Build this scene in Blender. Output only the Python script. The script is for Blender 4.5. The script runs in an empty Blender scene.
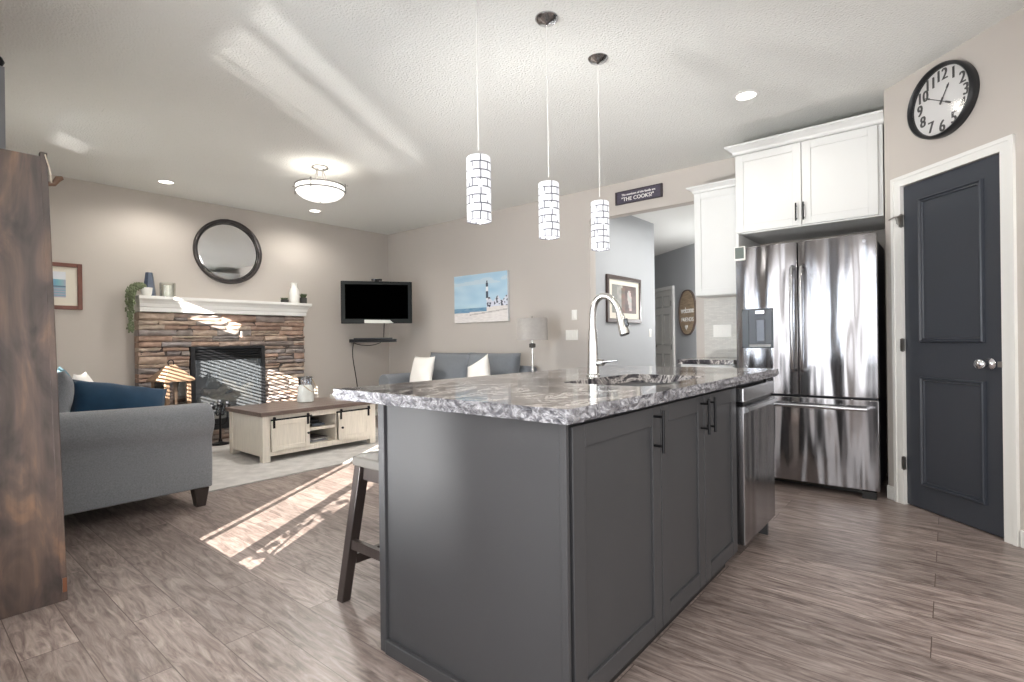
import bpy, bmesh, math, random
from mathutils import Vector, Matrix, noise
random.seed(7)
S = bpy.context.scene
COL = S.collection
PI = math.pi

# ------------------------------------------------------------------ camera
CAM_H = 1.098
yaw = math.radians(39.8)
cam = bpy.data.cameras.new('camera')
cam.sensor_width = 36.0
cam.lens = 525.6 * 36.0 / 1024.0
cam.clip_start = 0.03
camo = bpy.data.objects.new('camera', cam)
COL.objects.link(camo)
F = Vector((math.cos(yaw), math.sin(yaw), 0)); R_ = Vector((math.sin(yaw), -math.cos(yaw), 0)); U = Vector((0, 0, 1))
roll = 0.0125
# image x = right, image y = up, rolled a touch
rx = R_ * math.cos(roll) - U * math.sin(roll)
ry = U * math.cos(roll) + R_ * math.sin(roll)
rx = rx.normalized(); ry = ry.normalized(); rz = -F
M = Matrix((rx, ry, rz)).transposed().to_4x4()
M.translation = Vector((0, 0, CAM_H))
camo.matrix_world = M
S.camera = camo

# ------------------------------------------------------------------ world, sun, daylight, exposure
w = bpy.data.worlds.new('sky'); S.world = w; w.use_nodes = True
bg = w.node_tree.nodes['Background']
bg.inputs[0].default_value = (0.80, 0.90, 1.0, 1); bg.inputs[1].default_value = 9.0
S.view_settings.view_transform = 'Standard'; S.view_settings.look = 'None'
S.view_settings.gamma = 1.0; S.view_settings.use_curve_mapping = False
S.view_settings.exposure = 0.6

def sun_lamp(name, d, strength, color, angle):
    l = bpy.data.lights.new(name, 'SUN'); l.energy = strength; l.color = color; l.angle = angle
    o = bpy.data.objects.new(name, l); COL.objects.link(o)
    o.rotation_euler = Vector(d).to_track_quat('-Z', 'Y').to_euler()
    return o
sun_lamp('sun', (1.0, 0.63, -0.38), 33.0, (1.0, 0.93, 0.84), math.radians(0.08))
# added upward sun lamp, reflected sun that draws the ceiling streaks
sun_lamp('upward_glare', (1.0, 0.57, 0.60), 2.8, (1.0, 0.98, 0.95), math.radians(3.0))

def area(name, loc, d, sx, sy, power, color=(1, 1, 1), spread=PI):
    l = bpy.data.lights.new(name, 'AREA'); l.shape = 'RECTANGLE'; l.size = sx; l.size_y = sy
    l.energy = power; l.color = color; l.spread = spread
    o = bpy.data.objects.new(name, l); COL.objects.link(o); o.location = loc
    o.rotation_euler = Vector(d).to_track_quat('-Z', 'Y').to_euler()
    return o
# area lamps before closed walls: nook window daylight and an added rear fill
area('nook_window_daylight', (-0.10, 0.25, 1.15), (1, 0, 0), 2.5, 2.0, 44, (0.97, 0.985, 1.0))
area('rear_fill', (1.3, -2.56, 1.5), (0, 1, 0), 3.0, 1.8, 42, (0.97, 0.985, 1.0))  # fill lamp added before the solid rear wall to brighten the kitchen
area('low_fill_near', (-0.95, 2.6, 0.25), (0.9, 0.25, 0.75), 1.2, 0.5, 260, (1.0, 0.99, 0.97))  # added low lamp outside, throws fill up through the near window
area('low_fill_living', (-0.95, 4.6, 0.45), (0.9, 0.0, 0.65), 1.4, 0.5, 170, (1.0, 0.99, 0.97))  # added low lamp outside, throws fill up through the living room window

# ------------------------------------------------------------------ helpers
def lin(c):
    return tuple(((x / 255) / 12.92 if x / 255 <= 0.04045 else ((x / 255 + 0.055) / 1.055) ** 2.4) for x in c)

_m = {}
def mat(name, rgb=(128, 128, 128), rough=0.6, metal=0.0, bump=0.0, bscale=60.0, var=0.0, vscale=4.0,
        stretch=(1, 1, 1), coat=0.0, emit=None, estr=0.0, alpha=None, spec=0.5, aniso=0.0, trans=0.0, sheen=0.0):
    if name in _m: return _m[name]
    m = bpy.data.materials.new(name); m.use_nodes = True
    nt = m.node_tree; b = nt.nodes['Principled BSDF']
    c = lin(rgb) + (1,)
    b.inputs['Base Color'].default_value = c
    b.inputs['Roughness'].default_value = rough; b.inputs['Metallic'].default_value = metal
    b.inputs['Specular IOR Level'].default_value = spec
    b.inputs['Coat Weight'].default_value = coat
    b.inputs['Anisotropic'].default_value = aniso
    b.inputs['Transmission Weight'].default_value = trans
    b.inputs['Sheen Weight'].default_value = sheen
    if alpha is not None: b.inputs['Alpha'].default_value = alpha
    if emit: b.inputs['Emission Color'].default_value = lin(emit) + (1,); b.inputs['Emission Strength'].default_value = estr
    tc = nt.nodes.new('ShaderNodeTexCoord'); mp = nt.nodes.new('ShaderNodeMapping')
    mp.inputs['Scale'].default_value = stretch
    nt.links.new(tc.outputs['Object'], mp.inputs[0])
    if var > 0:
        n = nt.nodes.new('ShaderNodeTexNoise'); n.inputs['Scale'].default_value = vscale; n.inputs['Detail'].default_value = 6
        nt.links.new(mp.outputs[0], n.inputs['Vector'])
        mr = nt.nodes.new('ShaderNodeMapRange'); mr.inputs['From Min'].default_value = 0.3; mr.inputs['From Max'].default_value = 0.7
        mr.inputs['To Min'].default_value = 1 - var; mr.inputs['To Max'].default_value = 1 + var
        nt.links.new(n.outputs['Fac'], mr.inputs['Value'])
        vm = nt.nodes.new('ShaderNodeVectorMath'); vm.operation = 'SCALE'; vm.inputs[0].default_value = c[:3]
        nt.links.new(mr.outputs[0], vm.inputs['Scale']); nt.links.new(vm.outputs[0], b.inputs['Base Color'])
    if bump > 0:
        n = nt.nodes.new('ShaderNodeTexNoise'); n.inputs['Scale'].default_value = bscale; n.inputs['Detail'].default_value = 3
        nt.links.new(mp.outputs[0], n.inputs['Vector'])
        bp = nt.nodes.new('ShaderNodeBump'); bp.inputs['Strength'].default_value = bump; bp.inputs['Distance'].default_value = 0.01
        nt.links.new(n.outputs['Fac'], bp.inputs['Height']); nt.links.new(bp.outputs[0], b.inputs['Normal'])
    _m[name] = m
    return m

def ramp(nt, stops, interp='LINEAR'):
    r = nt.nodes.new('ShaderNodeValToRGB'); r.color_ramp.interpolation = interp
    e = r.color_ramp.elements
    while len(e) < len(stops): e.new(0.5)
    for i, (p, c) in enumerate(stops): e[i].position = p; e[i].color = lin(c) + (1,)
    return r

def attr_mat(name, rough=0.6, noise_amt=0.0, nscale=20, bump=0.0, spec=0.5):
    """base colour read from the mesh's own colour attribute"""
    if name in _m: return _m[name]
    m = bpy.data.materials.new(name); m.use_nodes = True; nt = m.node_tree; b = nt.nodes['Principled BSDF']
    b.inputs['Roughness'].default_value = rough; b.inputs['Specular IOR Level'].default_value = spec
    a = nt.nodes.new('ShaderNodeAttribute'); a.attribute_name = 'tint'
    out = a.outputs['Color']
    tc = nt.nodes.new('ShaderNodeTexCoord')
    n = nt.nodes.new('ShaderNodeTexNoise'); n.inputs['Scale'].default_value = nscale; n.inputs['Detail'].default_value = 8
    nt.links.new(tc.outputs['Object'], n.inputs['Vector'])
    if noise_amt > 0:
        mr = nt.nodes.new('ShaderNodeMapRange'); mr.inputs['From Min'].default_value = 0.3; mr.inputs['From Max'].default_value = 0.7
        mr.inputs['To Min'].default_value = 1 - noise_amt; mr.inputs['To Max'].default_value = 1 + noise_amt
        nt.links.new(n.outputs['Fac'], mr.inputs['Value'])
        vm = nt.nodes.new('ShaderNodeVectorMath'); vm.operation = 'SCALE'
        nt.links.new(out, vm.inputs[0]); nt.links.new(mr.outputs[0], vm.inputs['Scale']); out = vm.outputs[0]
    nt.links.new(out, b.inputs['Base Color'])
    if bump > 0:
        bp = nt.nodes.new('ShaderNodeBump'); bp.inputs['Strength'].default_value = bump; bp.inputs['Distance'].default_value = 0.01
        nt.links.new(n.outputs['Fac'], bp.inputs['Height']); nt.links.new(bp.outputs[0], b.inputs['Normal'])
    _m[name] = m
    return m

WM = {}            # world matrix of every root/part, for parts whose shape is given in room coordinates
def NB(): return bmesh.new()

def tag(o, label=None, cat=None, group=None, kind=None):
    if label: o['label'] = label
    if cat: o['category'] = cat
    if group: o['group'] = group
    if kind: o['kind'] = kind
    return o

def thing(name, label, cat, loc=(0, 0, 0), rotz=0.0, group=None):
    o = bpy.data.objects.new(name, None); COL.objects.link(o); o.empty_display_size = 0.1
    o.location = loc; o.rotation_euler = (0, 0, rotz)
    WM[o.name] = Matrix.Translation(Vector(loc)) @ Matrix.Rotation(rotz, 4, 'Z')
    return tag(o, label, cat, group)

def part(name, bm, m, parent=None, smooth=False, local=False, label=None, bevel=0.0, seg=2, subsurf=0, angle=40):
    me = bpy.data.meshes.new(name)
    bmesh.ops.recalc_face_normals(bm, faces=bm.faces)
    if parent is not None:
        W = WM[parent.name]
        if not local: bmesh.ops.transform(bm, matrix=W.inverted(), verts=bm.verts)
    else:
        W = Matrix.Identity(4)
        if not local:
            xs = [v.co.x for v in bm.verts]; ys = [v.co.y for v in bm.verts]; zs = [v.co.z for v in bm.verts]
            c = Vector(((min(xs) + max(xs)) / 2, (min(ys) + max(ys)) / 2, min(zs)))
            W = Matrix.Translation(c); bmesh.ops.transform(bm, matrix=W.inverted(), verts=bm.verts)
    bm.to_mesh(me); bm.free()
    ms = m if isinstance(m, (list, tuple)) else [m]
    for q in ms: me.materials.append(q)
    o = bpy.data.objects.new(name, me); COL.objects.link(o)
    if parent is not None: o.parent = parent
    else: o.location = W.translation
    WM[o.name] = W
    if smooth:
        for p in me.polygons: p.use_smooth = True
        if smooth != 'all':
            try: me.set_sharp_from_angle(angle=math.radians(angle))
            except Exception: pass
    if bevel > 0:
        md = o.modifiers.new('bevel', 'BEVEL'); md.width = bevel; md.segments = seg; md.limit_method = 'ANGLE'; md.angle_limit = math.radians(40)
    if subsurf:
        md = o.modifiers.new('sub', 'SUBSURF'); md.levels = subsurf; md.render_levels = subsurf
    if label: o['label'] = label
    return o

def struct(name, bm, m, **k):
    o = part(name, bm, m, None, **k); o['kind'] = 'structure'; return o

def bx(bm, x0, y0, z0, x1, y1, z1, mi=0, rot=None, piv=None):
    x0, x1 = min(x0, x1), max(x0, x1); y0, y1 = min(y0, y1), max(y0, y1); z0, z1 = min(z0, z1), max(z0, z1)
    vs = [bm.verts.new(p) for p in ((x0, y0, z0), (x1, y0, z0), (x1, y1, z0), (x0, y1, z0), (x0, y0, z1), (x1, y0, z1), (x1, y1, z1), (x0, y1, z1))]
    for f in ((0, 3, 2, 1), (4, 5, 6, 7), (0, 1, 5, 4), (1, 2, 6, 5), (2, 3, 7, 6), (3, 0, 4, 7)):
        q = bm.faces.new([vs[i] for i in f]); q.material_index = mi
    if rot is not None:
        bmesh.ops.rotate(bm, verts=vs, cent=piv or ((x0 + x1) / 2, (y0 + y1) / 2, (z0 + z1) / 2), matrix=rot)
    return vs

def taper(bm, c0, s0, c1, s1, mi=0):
    """a four-sided bar from centre c0 (half sizes s0) to c1 (half sizes s1)"""
    vs = []
    for c, s in ((c0, s0), (c1, s1)):
        for sx, sy in ((-1, -1), (1, -1), (1, 1), (-1, 1)): vs.append(bm.verts.new((c[0] + sx * s[0], c[1] + sy * s[1], c[2])))
    for f in ((0, 3, 2, 1), (4, 5, 6, 7), (0, 1, 5, 4), (1, 2, 6, 5), (2, 3, 7, 6), (3, 0, 4, 7)):
        q = bm.faces.new([vs[i] for i in f]); q.material_index = mi
    return vs

def loft_rect(bm, rows, mi=0):
    """rows of (z, x0, x1, y0, y1)"""
    prev = None
    for i, (z, x0, x1, y0, y1) in enumerate(rows):
        vs = [bm.verts.new(p) for p in ((x0, y0, z), (x1, y0, z), (x1, y1, z), (x0, y1, z))]
        if prev:
            for k in range(4): bm.faces.new((prev[k], prev[(k + 1) % 4], vs[(k + 1) % 4], vs[k])).material_index = mi
        else: bm.faces.new(vs[::-1])
        prev = vs
    bm.faces.new(prev)

def lathe(bm, prof, c=(0, 0, 0), n=32, axis='Z', mi=0, cap=True):
    """prof: list of (radius, height) turned round an axis through c"""
    rings = []
    c = Vector(c)
    for r, h in prof:
        ring = []
        for k in range(n):
            a = 2 * PI * k / n; p = Vector((r * math.cos(a), r * math.sin(a), h))
            if axis == 'X': p = Vector((p.z, p.x, p.y))
            elif axis == 'Y': p = Vector((p.x, p.z, p.y))
            ring.append(bm.verts.new(c + p))
        rings.append(ring)
    for a, b in zip(rings, rings[1:]):
        for k in range(n): bm.faces.new((a[k], a[(k + 1) % n], b[(k + 1) % n], b[k])).material_index = mi
    if cap:
        for ring, rev in ((rings[0], True), (rings[-1], False)):
            try: bm.faces.new(ring[::-1] if rev else ring).material_index = mi
            except Exception: pass

def tube(bm, pts, r, n=12, mi=0, cap=True):
    """round tube through points; r a number or one radius per point"""
    pts = [Vector(p) for p in pts]; rs = r if isinstance(r, (list, tuple)) else [r] * len(pts)
    rings = []; up = None
    for i, p in enumerate(pts):
        t = (pts[min(i + 1, len(pts) - 1)] - pts[max(i - 1, 0)]).normalized()
        if up is None:
            up = Vector((0, 0, 1)) if abs(t.z) < 0.9 else Vector((1, 0, 0))
        s = t.cross(up).normalized(); up = s.cross(t).normalized()
        rings.append([bm.verts.new(p + (s * math.cos(2 * PI * k / n) + up * math.sin(2 * PI * k / n)) * rs[i]) for k in range(n)])
    for a, b in zip(rings, rings[1:]):
        for k in range(n): bm.faces.new((a[k], a[(k + 1) % n], b[(k + 1) % n], b[k])).material_index = mi
    if cap: bm.faces.new(rings[0][::-1]); bm.faces.new(rings[-1])

def prism(bm, poly, axis, a0, a1, mi=0):
    """extrude a 2-D outline along an axis; poly in the other two coordinates in order"""
    def P(p, a):
        if axis == 'X': return (a, p[0], p[1])
        if axis == 'Y': return (p[0], a, p[1])
        return (p[0], p[1], a)
    A = [bm.verts.new(P(p, a0)) for p in poly]; B = [bm.verts.new(P(p, a1)) for p in poly]
    n = len(poly)
    for k in range(n): bm.faces.new((A[k], A[(k + 1) % n], B[(k + 1) % n], B[k])).material_index = mi
    bm.faces.new(A[::-1]).material_index = mi; bm.faces.new(B).material_index = mi

def bez(p0, p1, p2, p3, n=10):
    p0, p1, p2, p3 = map(Vector, (p0, p1, p2, p3)); out = []
    for i in range(n + 1):
        t = i / n; u = 1 - t
        out.append(p0 * u ** 3 + p1 * 3 * u * u * t + p2 * 3 * u * t * t + p3 * t ** 3)
    return out

def pillow_bm(wd, h, t, n=16, wrinkle=0.006, seed=0, pinch=0.07, boxy=0.5):
    """a stuffed cushion lying in XZ, centre at origin, thickness along Y"""
    bm = NB(); g = {}
    for side in (-1, 1):
        for i in range(n + 1):
            for j in range(n + 1):
                u = 2 * i / n - 1; v = 2 * j / n - 1
                if side == 1 and (i in (0, n) or j in (0, n)): g[side, i, j] = g[-1, i, j]; continue
                x = wd / 2 * u * (1 - pinch * (1 - v * v)); z = h / 2 * v * (1 - pinch * (1 - u * u))
                th = t / 2 * ((1 - u * u) ** boxy) * ((1 - v * v) ** boxy)
                p = Vector((x * 7 + seed, z * 7, side * 3.0 + seed))
                th += wrinkle * noise.noise(p) * (1 if th > 0.01 else 0) * 2
                g[side, i, j] = bm.verts.new((x, side * th, z))
    for side in (-1, 1):
        for i in range(n):
            for j in range(n):
                f = [g[side, i, j], g[side, i + 1, j], g[side, i + 1, j + 1], g[side, i, j + 1]]
                try: bm.faces.new(f if side == -1 else f[::-1])
                except Exception: pass
    return bm

def xf(bm, loc=(0, 0, 0), rx=0, ry=0, rz=0):
    m = Matrix.Translation(Vector(loc)) @ Matrix.Rotation(rz, 4, 'Z') @ Matrix.Rotation(ry, 4, 'Y') @ Matrix.Rotation(rx, 4, 'X')
    bmesh.ops.transform(bm, matrix=m, verts=bm.verts)
    return bm

def text_bm(body, size, extrude=0.001, align='CENTER'):
    """lettering in the XZ plane facing -Y, centred on the origin"""
    cu = bpy.data.curves.new('t', 'FONT'); cu.body = body; cu.size = size; cu.extrude = extrude
    cu.align_x = align; cu.align_y = 'CENTER'; cu.resolution_u = 3
    o = bpy.data.objects.new('t', cu); COL.objects.link(o)
    dg = bpy.context.evaluated_depsgraph_get(); me = bpy.data.meshes.new_from_object(o.evaluated_get(dg))
    bm = NB(); bm.from_mesh(me); bpy.data.objects.remove(o); bpy.data.curves.remove(cu); bpy.data.meshes.remove(me)
    bmesh.ops.rotate(bm, verts=bm.verts, cent=(0, 0, 0), matrix=Matrix.Rotation(PI / 2, 3, 'X'))
    return bm

def merge(dst, src):
    me = bpy.data.meshes.new('tmp'); src.to_mesh(me); src.free(); dst.from_mesh(me); bpy.data.meshes.remove(me)

def art(name, W_, H_, nx, ny, fn, parent, off=(0, 0, 0), mname='printed_art', rough=0.6):
    """a printed picture in local XZ facing -Y; fn(u,v)->(r,g,b) 0..255 is the print itself"""
    bm = NB(); lay = bm.loops.layers.color.new('tint') if False else None
    gv = [[bm.verts.new((off[0] + W_ * (i / nx - 0.5), off[1], off[2] + H_ * (j / ny - 0.5))) for j in range(ny + 1)] for i in range(nx + 1)]
    cols = []
    for i in range(nx):
        for j in range(ny):
            bm.faces.new((gv[i][j], gv[i + 1][j], gv[i + 1][j + 1], gv[i][j + 1]))
            c = lin(fn((i + .5) / nx, (j + .5) / ny)); cols.append(c)
    me = bpy.data.meshes.new(name); bm.to_mesh(me); bm.free()
    ca = me.color_attributes.new('tint', 'FLOAT_COLOR', 'CORNER')
    for p in me.polygons:
        for li in p.loop_indices: ca.data[li].color = cols[p.index] + (1,)
    me.materials.append(attr_mat(mname, rough=rough))
    o = bpy.data.objects.new(name, me); COL.objects.link(o); o.parent = parent; WM[o.name] = WM[parent.name]
    return o

def copy_tree(o, parent=None):
    c = o.copy(); COL.objects.link(c)
    if parent is not None: c.parent = parent
    for ch in list(o.children): copy_tree(ch, c)
    return c

# ------------------------------------------------------------------ materials
def wall_material(name, rgb):
    return mat(name, rgb, rough=0.75, bump=0.12, bscale=220, var=0.015, vscale=1.5, spec=0.25)
WALL = wall_material('greige_wall_paint', (190, 183, 176))
WALLG = wall_material('grey_hall_paint', (174, 176, 178))
CEIL = mat('stippled_ceiling', (226, 226, 222), rough=0.9, bump=0.9, bscale=75, spec=0.1)
TRIM = mat('white_trim_paint', (226, 225, 221), rough=0.4, spec=0.4)
CABW = mat('white_cabinet_paint', (214, 214, 212), rough=0.38, spec=0.4)
ISL = mat('charcoal_cabinet_paint', (56, 56, 58), rough=0.47, var=0.05, vscale=3, spec=0.4)
ISLD = mat('charcoal_recess', (66, 66, 69), rough=0.36, spec=0.5)
DOORP = mat('slate_door_paint', (55, 59, 67), rough=0.3, spec=0.5)
BLACK = mat('matte_black_metal', (28, 28, 30), rough=0.35, metal=0.6)
BLK = mat('black_plastic', (14, 14, 15), rough=0.25)
CHROME = mat('polished_chrome', (225, 225, 230), rough=0.08, metal=1.0)
NICKEL = mat('brushed_nickel', (206, 204, 200), rough=0.24, metal=1.0)
NICKD = mat('satin_nickel', (150, 147, 143), rough=0.3, metal=1.0)
WHITEP = mat('white_plastic', (236, 234, 228), rough=0.35)
SOFA = mat('grey_woven_upholstery', (131, 133, 137), rough=0.9, bump=0.6, bscale=420, var=0.16, vscale=130, spec=0.15, sheen=0.25)
SOFA2 = mat('blue_grey_upholstery', (120, 124, 130), rough=0.88, bump=0.4, bscale=300, var=0.05, vscale=60, spec=0.15, sheen=0.2)
DARKW = mat('espresso_wood', (52, 44, 41), rough=0.4, var=0.2, vscale=8, stretch=(6, 6, 1))
GREYW = mat('weathered_brown_tabletop', (112, 97, 90), rough=0.32, var=0.28, vscale=6, stretch=(1, 14, 14), spec=0.5)
CREAM = mat('cream_washed_wood', (229, 221, 208), rough=0.6, var=0.07, vscale=7, stretch=(12, 12, 1))
RUGM = mat('pale_grey_rug_pile', (196, 193, 190), rough=0.95, bump=0.8, bscale=130, var=0.14, vscale=9, spec=0.05)
NAVY = mat('navy_velvet', (24, 54, 78), rough=0.85, sheen=0.1, var=0.12, vscale=10, spec=0.2)
TEAL = mat('teal_fabric', (96, 132, 144), rough=0.9)
WHITEF = mat('white_linen', (236, 233, 228), rough=0.9, bump=0.2, bscale=250)
GRN = mat('trailing_green_leaf', (104, 114, 84), rough=0.6, var=0.3, vscale=30)
GRND = mat('dark_succulent_leaf', (70, 84, 52), rough=0.6, var=0.3, vscale=30)
GREYPOT = mat('charcoal_pot', (62, 62, 60), rough=0.6)
CERAM = mat('white_ceramic', (238, 236, 230), rough=0.3)
STONEP = mat('concrete_pot', (196, 192, 184), rough=0.8)
BLUEG = mat('slate_blue_ceramic', (70, 82, 102), rough=0.35, var=0.2, vscale=18)
LAMPF = mat('grey_linen_shade', (168, 163, 158), rough=0.9, bump=0.3, bscale=300, var=0.05, vscale=30)

def glass(name, tint=(1, 1, 1), refl=1.0, base=0.05, rough=0.0):
    """thin pane: clear, with a Fresnel reflection"""
    if name in _m: return _m[name]
    m = bpy.data.materials.new(name); m.use_nodes = True; nt = m.node_tree; nt.nodes.clear()
    o = nt.nodes.new('ShaderNodeOutputMaterial'); mx = nt.nodes.new('ShaderNodeMixShader')
    t = nt.nodes.new('ShaderNodeBsdfTransparent'); t.inputs[0].default_value = tint + (1,)
    g = nt.nodes.new('ShaderNodeBsdfGlossy'); g.inputs['Roughness'].default_value = rough
    fr = nt.nodes.new('ShaderNodeLayerWeight'); fr.inputs[0].default_value = 0.35
    mr = nt.nodes.new('ShaderNodeMapRange'); mr.inputs['To Min'].default_value = base; mr.inputs['To Max'].default_value = refl
    nt.links.new(fr.outputs['Fresnel'], mr.inputs['Value']); nt.links.new(mr.outputs[0], mx.inputs[0])
    nt.links.new(t.outputs[0], mx.inputs[1]); nt.links.new(g.outputs[0], mx.inputs[2]); nt.links.new(mx.outputs[0], o.inputs[0])
    _m[name] = m
    return m
GLASS = glass('clear_glass')
FGLASS = glass('fireplace_glass', (0.75, 0.78, 0.8), 0.8, 0.05)
def dusty(m, amt):
    nt = m.node_tree; o = [n for n in nt.nodes if n.type == 'OUTPUT_MATERIAL'][0]; src = o.inputs[0].links[0].from_socket
    d = nt.nodes.new('ShaderNodeBsdfDiffuse'); d.inputs[0].default_value = (0.62, 0.68, 0.74, 1)
    x = nt.nodes.new('ShaderNodeMixShader'); x.inputs[0].default_value = amt
    nt.links.new(src, x.inputs[1]); nt.links.new(d.outputs[0], x.inputs[2]); nt.links.new(x.outputs[0], o.inputs[0])
dusty(FGLASS, 0.10)

def floor_material():
    m = bpy.data.materials.new('grey_brown_plank_floor'); m.use_nodes = True; nt = m.node_tree; b = nt.nodes['Principled BSDF']
    tc = nt.nodes.new('ShaderNodeTexCoord'); mp = nt.nodes.new('ShaderNodeMapping')
    mp.inputs['Rotation'].default_value = (0, 0, PI / 2)
    nt.links.new(tc.outputs['Object'], mp.inputs[0])
    br = nt.nodes.new('ShaderNodeTexBrick'); br.inputs['Color1'].default_value = (0, 0, 0, 1); br.inputs['Color2'].default_value = (1, 1, 1, 1)
    br.inputs['Mortar'].default_value = (0.5, 0.5, 0.5, 1)
    br.inputs['Scale'].default_value = 1.0; br.inputs['Brick Width'].default_value = 1.22; br.inputs['Row Height'].default_value = 0.165
    br.inputs['Mortar Size'].default_value = 0.0016; br.inputs['Mortar Smooth'].default_value = 0.0; br.offset = 0.37; br.offset_frequency = 2
    br.squash = 1.0
    nt.links.new(mp.outputs[0], br.inputs['Vector'])
    # shift the grain of every board by the board's own random tone
    sc = nt.nodes.new('ShaderNodeVectorMath'); sc.operation = 'SCALE'; sc.inputs['Scale'].default_value = 13.0
    nt.links.new(br.outputs['Color'], sc.inputs[0])
    ad = nt.nodes.new('ShaderNodeVectorMath'); ad.operation = 'ADD'
    nt.links.new(tc.outputs['Object'], ad.inputs[0]); nt.links.new(sc.outputs[0], ad.inputs[1])
    mp2 = nt.nodes.new('ShaderNodeMapping'); mp2.inputs['Scale'].default_value = (11.0, 1.7, 1)
    nt.links.new(ad.outputs[0], mp2.inputs[0])
    n1 = nt.nodes.new('ShaderNodeTexNoise'); n1.inputs['Scale'].default_value = 2.4; n1.inputs['Detail'].default_value = 9; n1.inputs['Distortion'].default_value = 1.6; n1.inputs['Roughness'].default_value = 0.62
    nt.links.new(mp2.outputs[0], n1.inputs['Vector'])
    mp3 = nt.nodes.new('ShaderNodeMapping'); mp3.inputs['Scale'].default_value = (70.0, 3.0, 1)
    nt.links.new(ad.outputs[0], mp3.inputs[0])
    n2 = nt.nodes.new('ShaderNodeTexNoise'); n2.inputs['Scale'].default_value = 1.4; n2.inputs['Detail'].default_value = 5
    nt.links.new(mp3.outputs[0], n2.inputs['Vector'])
    r1 = ramp(nt, [(0.27, (84, 72, 69)), (0.40, (113, 100, 95)), (0.52, (136, 123, 117)), (0.74, (165, 153, 147))])
    nt.links.new(n1.outputs['Fac'], r1.inputs[0])
    mr = nt.nodes.new('ShaderNodeMapRange'); mr.inputs['From Min'].default_value = 0.3; mr.inputs['From Max'].default_value = 0.7; mr.inputs['To Min'].default_value = 0.80; mr.inputs['To Max'].default_value = 1.16
    nt.links.new(n2.outputs['Fac'], mr.inputs['Value'])
    v1 = nt.nodes.new('ShaderNodeVectorMath'); v1.operation = 'SCALE'
    nt.links.new(r1.outputs[0], v1.inputs[0]); nt.links.new(mr.outputs[0], v1.inputs['Scale'])
    sp = nt.nodes.new('ShaderNodeSeparateColor'); nt.links.new(br.outputs['Color'], sp.inputs[0])
    mr2 = nt.nodes.new('ShaderNodeMapRange'); mr2.inputs['To Min'].default_value = 0.88; mr2.inputs['To Max'].default_value = 1.2
    nt.links.new(sp.outputs[0], mr2.inputs['Value'])
    v2 = nt.nodes.new('ShaderNodeVectorMath'); v2.operation = 'SCALE'
    nt.links.new(v1.outputs[0], v2.inputs[0]); nt.links.new(mr2.outputs[0], v2.inputs['Scale'])
    mx = nt.nodes.new('ShaderNodeMix'); mx.data_type = 'RGBA'
    nt.links.new(br.outputs['Fac'], mx.inputs['Factor']); nt.links.new(v2.outputs[0], mx.inputs['A']); mx.inputs['B'].default_value = lin((84, 71, 66)) + (1,)
    nt.links.new(mx.outputs['Result'], b.inputs['Base Color'])
    b.inputs['Roughness'].default_value = 0.36; b.inputs['Specular IOR Level'].default_value = 0.5
    bp = nt.nodes.new('ShaderNodeBump'); bp.inputs['Strength'].default_value = 0.12; bp.inputs['Distance'].default_value = 0.004
    nt.links.new(n2.outputs['Fac'], bp.inputs['Height']); nt.links.new(bp.outputs[0], b.inputs['Normal'])
    return m

def granite_material(name, polished=True):
    m = bpy.data.materials.new(name); m.use_nodes = True; nt = m.node_tree; b = nt.nodes['Principled BSDF']
    tc = nt.nodes.new('ShaderNodeTexCoord')
    mp = nt.nodes.new('ShaderNodeMapping'); mp.inputs['Scale'].default_value = (0.8, 1.5, 1.5) if polished else (1.6, 1.6, 2.2); mp.inputs['Rotation'].default_value = (0, 0, -0.35)
    nt.links.new(tc.outputs['Object'], mp.inputs[0])
    n1 = nt.nodes.new('ShaderNodeTexNoise'); n1.inputs['Scale'].default_value = 3.2 if polished else 11; n1.inputs['Detail'].default_value = 10; n1.inputs['Distortion'].default_value = 2.6; n1.inputs['Roughness'].default_value = 0.62
    nt.links.new(mp.outputs[0], n1.inputs['Vector'])
    if polished:
        r1 = ramp(nt, [(0.30, (30, 30, 35)), (0.42, (58, 56, 60)), (0.49, (112, 107, 107)), (0.55, (196, 190, 185)), (0.60, (84, 80, 82)), (0.75, (44, 42, 48))])
    else:
        r1 = ramp(nt, [(0.30, (52, 52, 58)), (0.42, (88, 87, 92)), (0.50, (118, 117, 121)), (0.56, (160, 160, 163)), (0.62, (98, 96, 102)), (0.74, (80, 78, 84))])
    nt.links.new(n1.outputs['Fac'], r1.inputs[0])
    n2 = nt.nodes.new('ShaderNodeTexNoise'); n2.inputs['Scale'].default_value = 60; n2.inputs['Detail'].default_value = 4
    nt.links.new(tc.outputs['Object'], n2.inputs['Vector'])
    mr = nt.nodes.new('ShaderNodeMapRange'); mr.inputs['From Min'].default_value = 0.35; mr.inputs['From Max'].default_value = 0.65; mr.inputs['To Min'].default_value = 0.75; mr.inputs['To Max'].default_value = 1.25
    nt.links.new(n2.outputs['Fac'], mr.inputs['Value'])
    v1 = nt.nodes.new('ShaderNodeVectorMath'); v1.operation = 'SCALE'
    nt.links.new(r1.outputs[0], v1.inputs[0]); nt.links.new(mr.outputs[0], v1.inputs['Scale']); nt.links.new(v1.outputs[0], b.inputs['Base Color'])
    b.inputs['Roughness'].default_value = 0.10 if polished else 0.35
    b.inputs['Specular IOR Level'].default_value = 0.42
    if not polished:
        bp = nt.nodes.new('ShaderNodeBump'); bp.inputs['Strength'].default_value = 0.7; bp.inputs['Distance'].default_value = 0.008
        nt.links.new(n1.outputs['Fac'], bp.inputs['Height']); nt.links.new(bp.outputs[0], b.inputs['Normal'])
    return m

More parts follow.
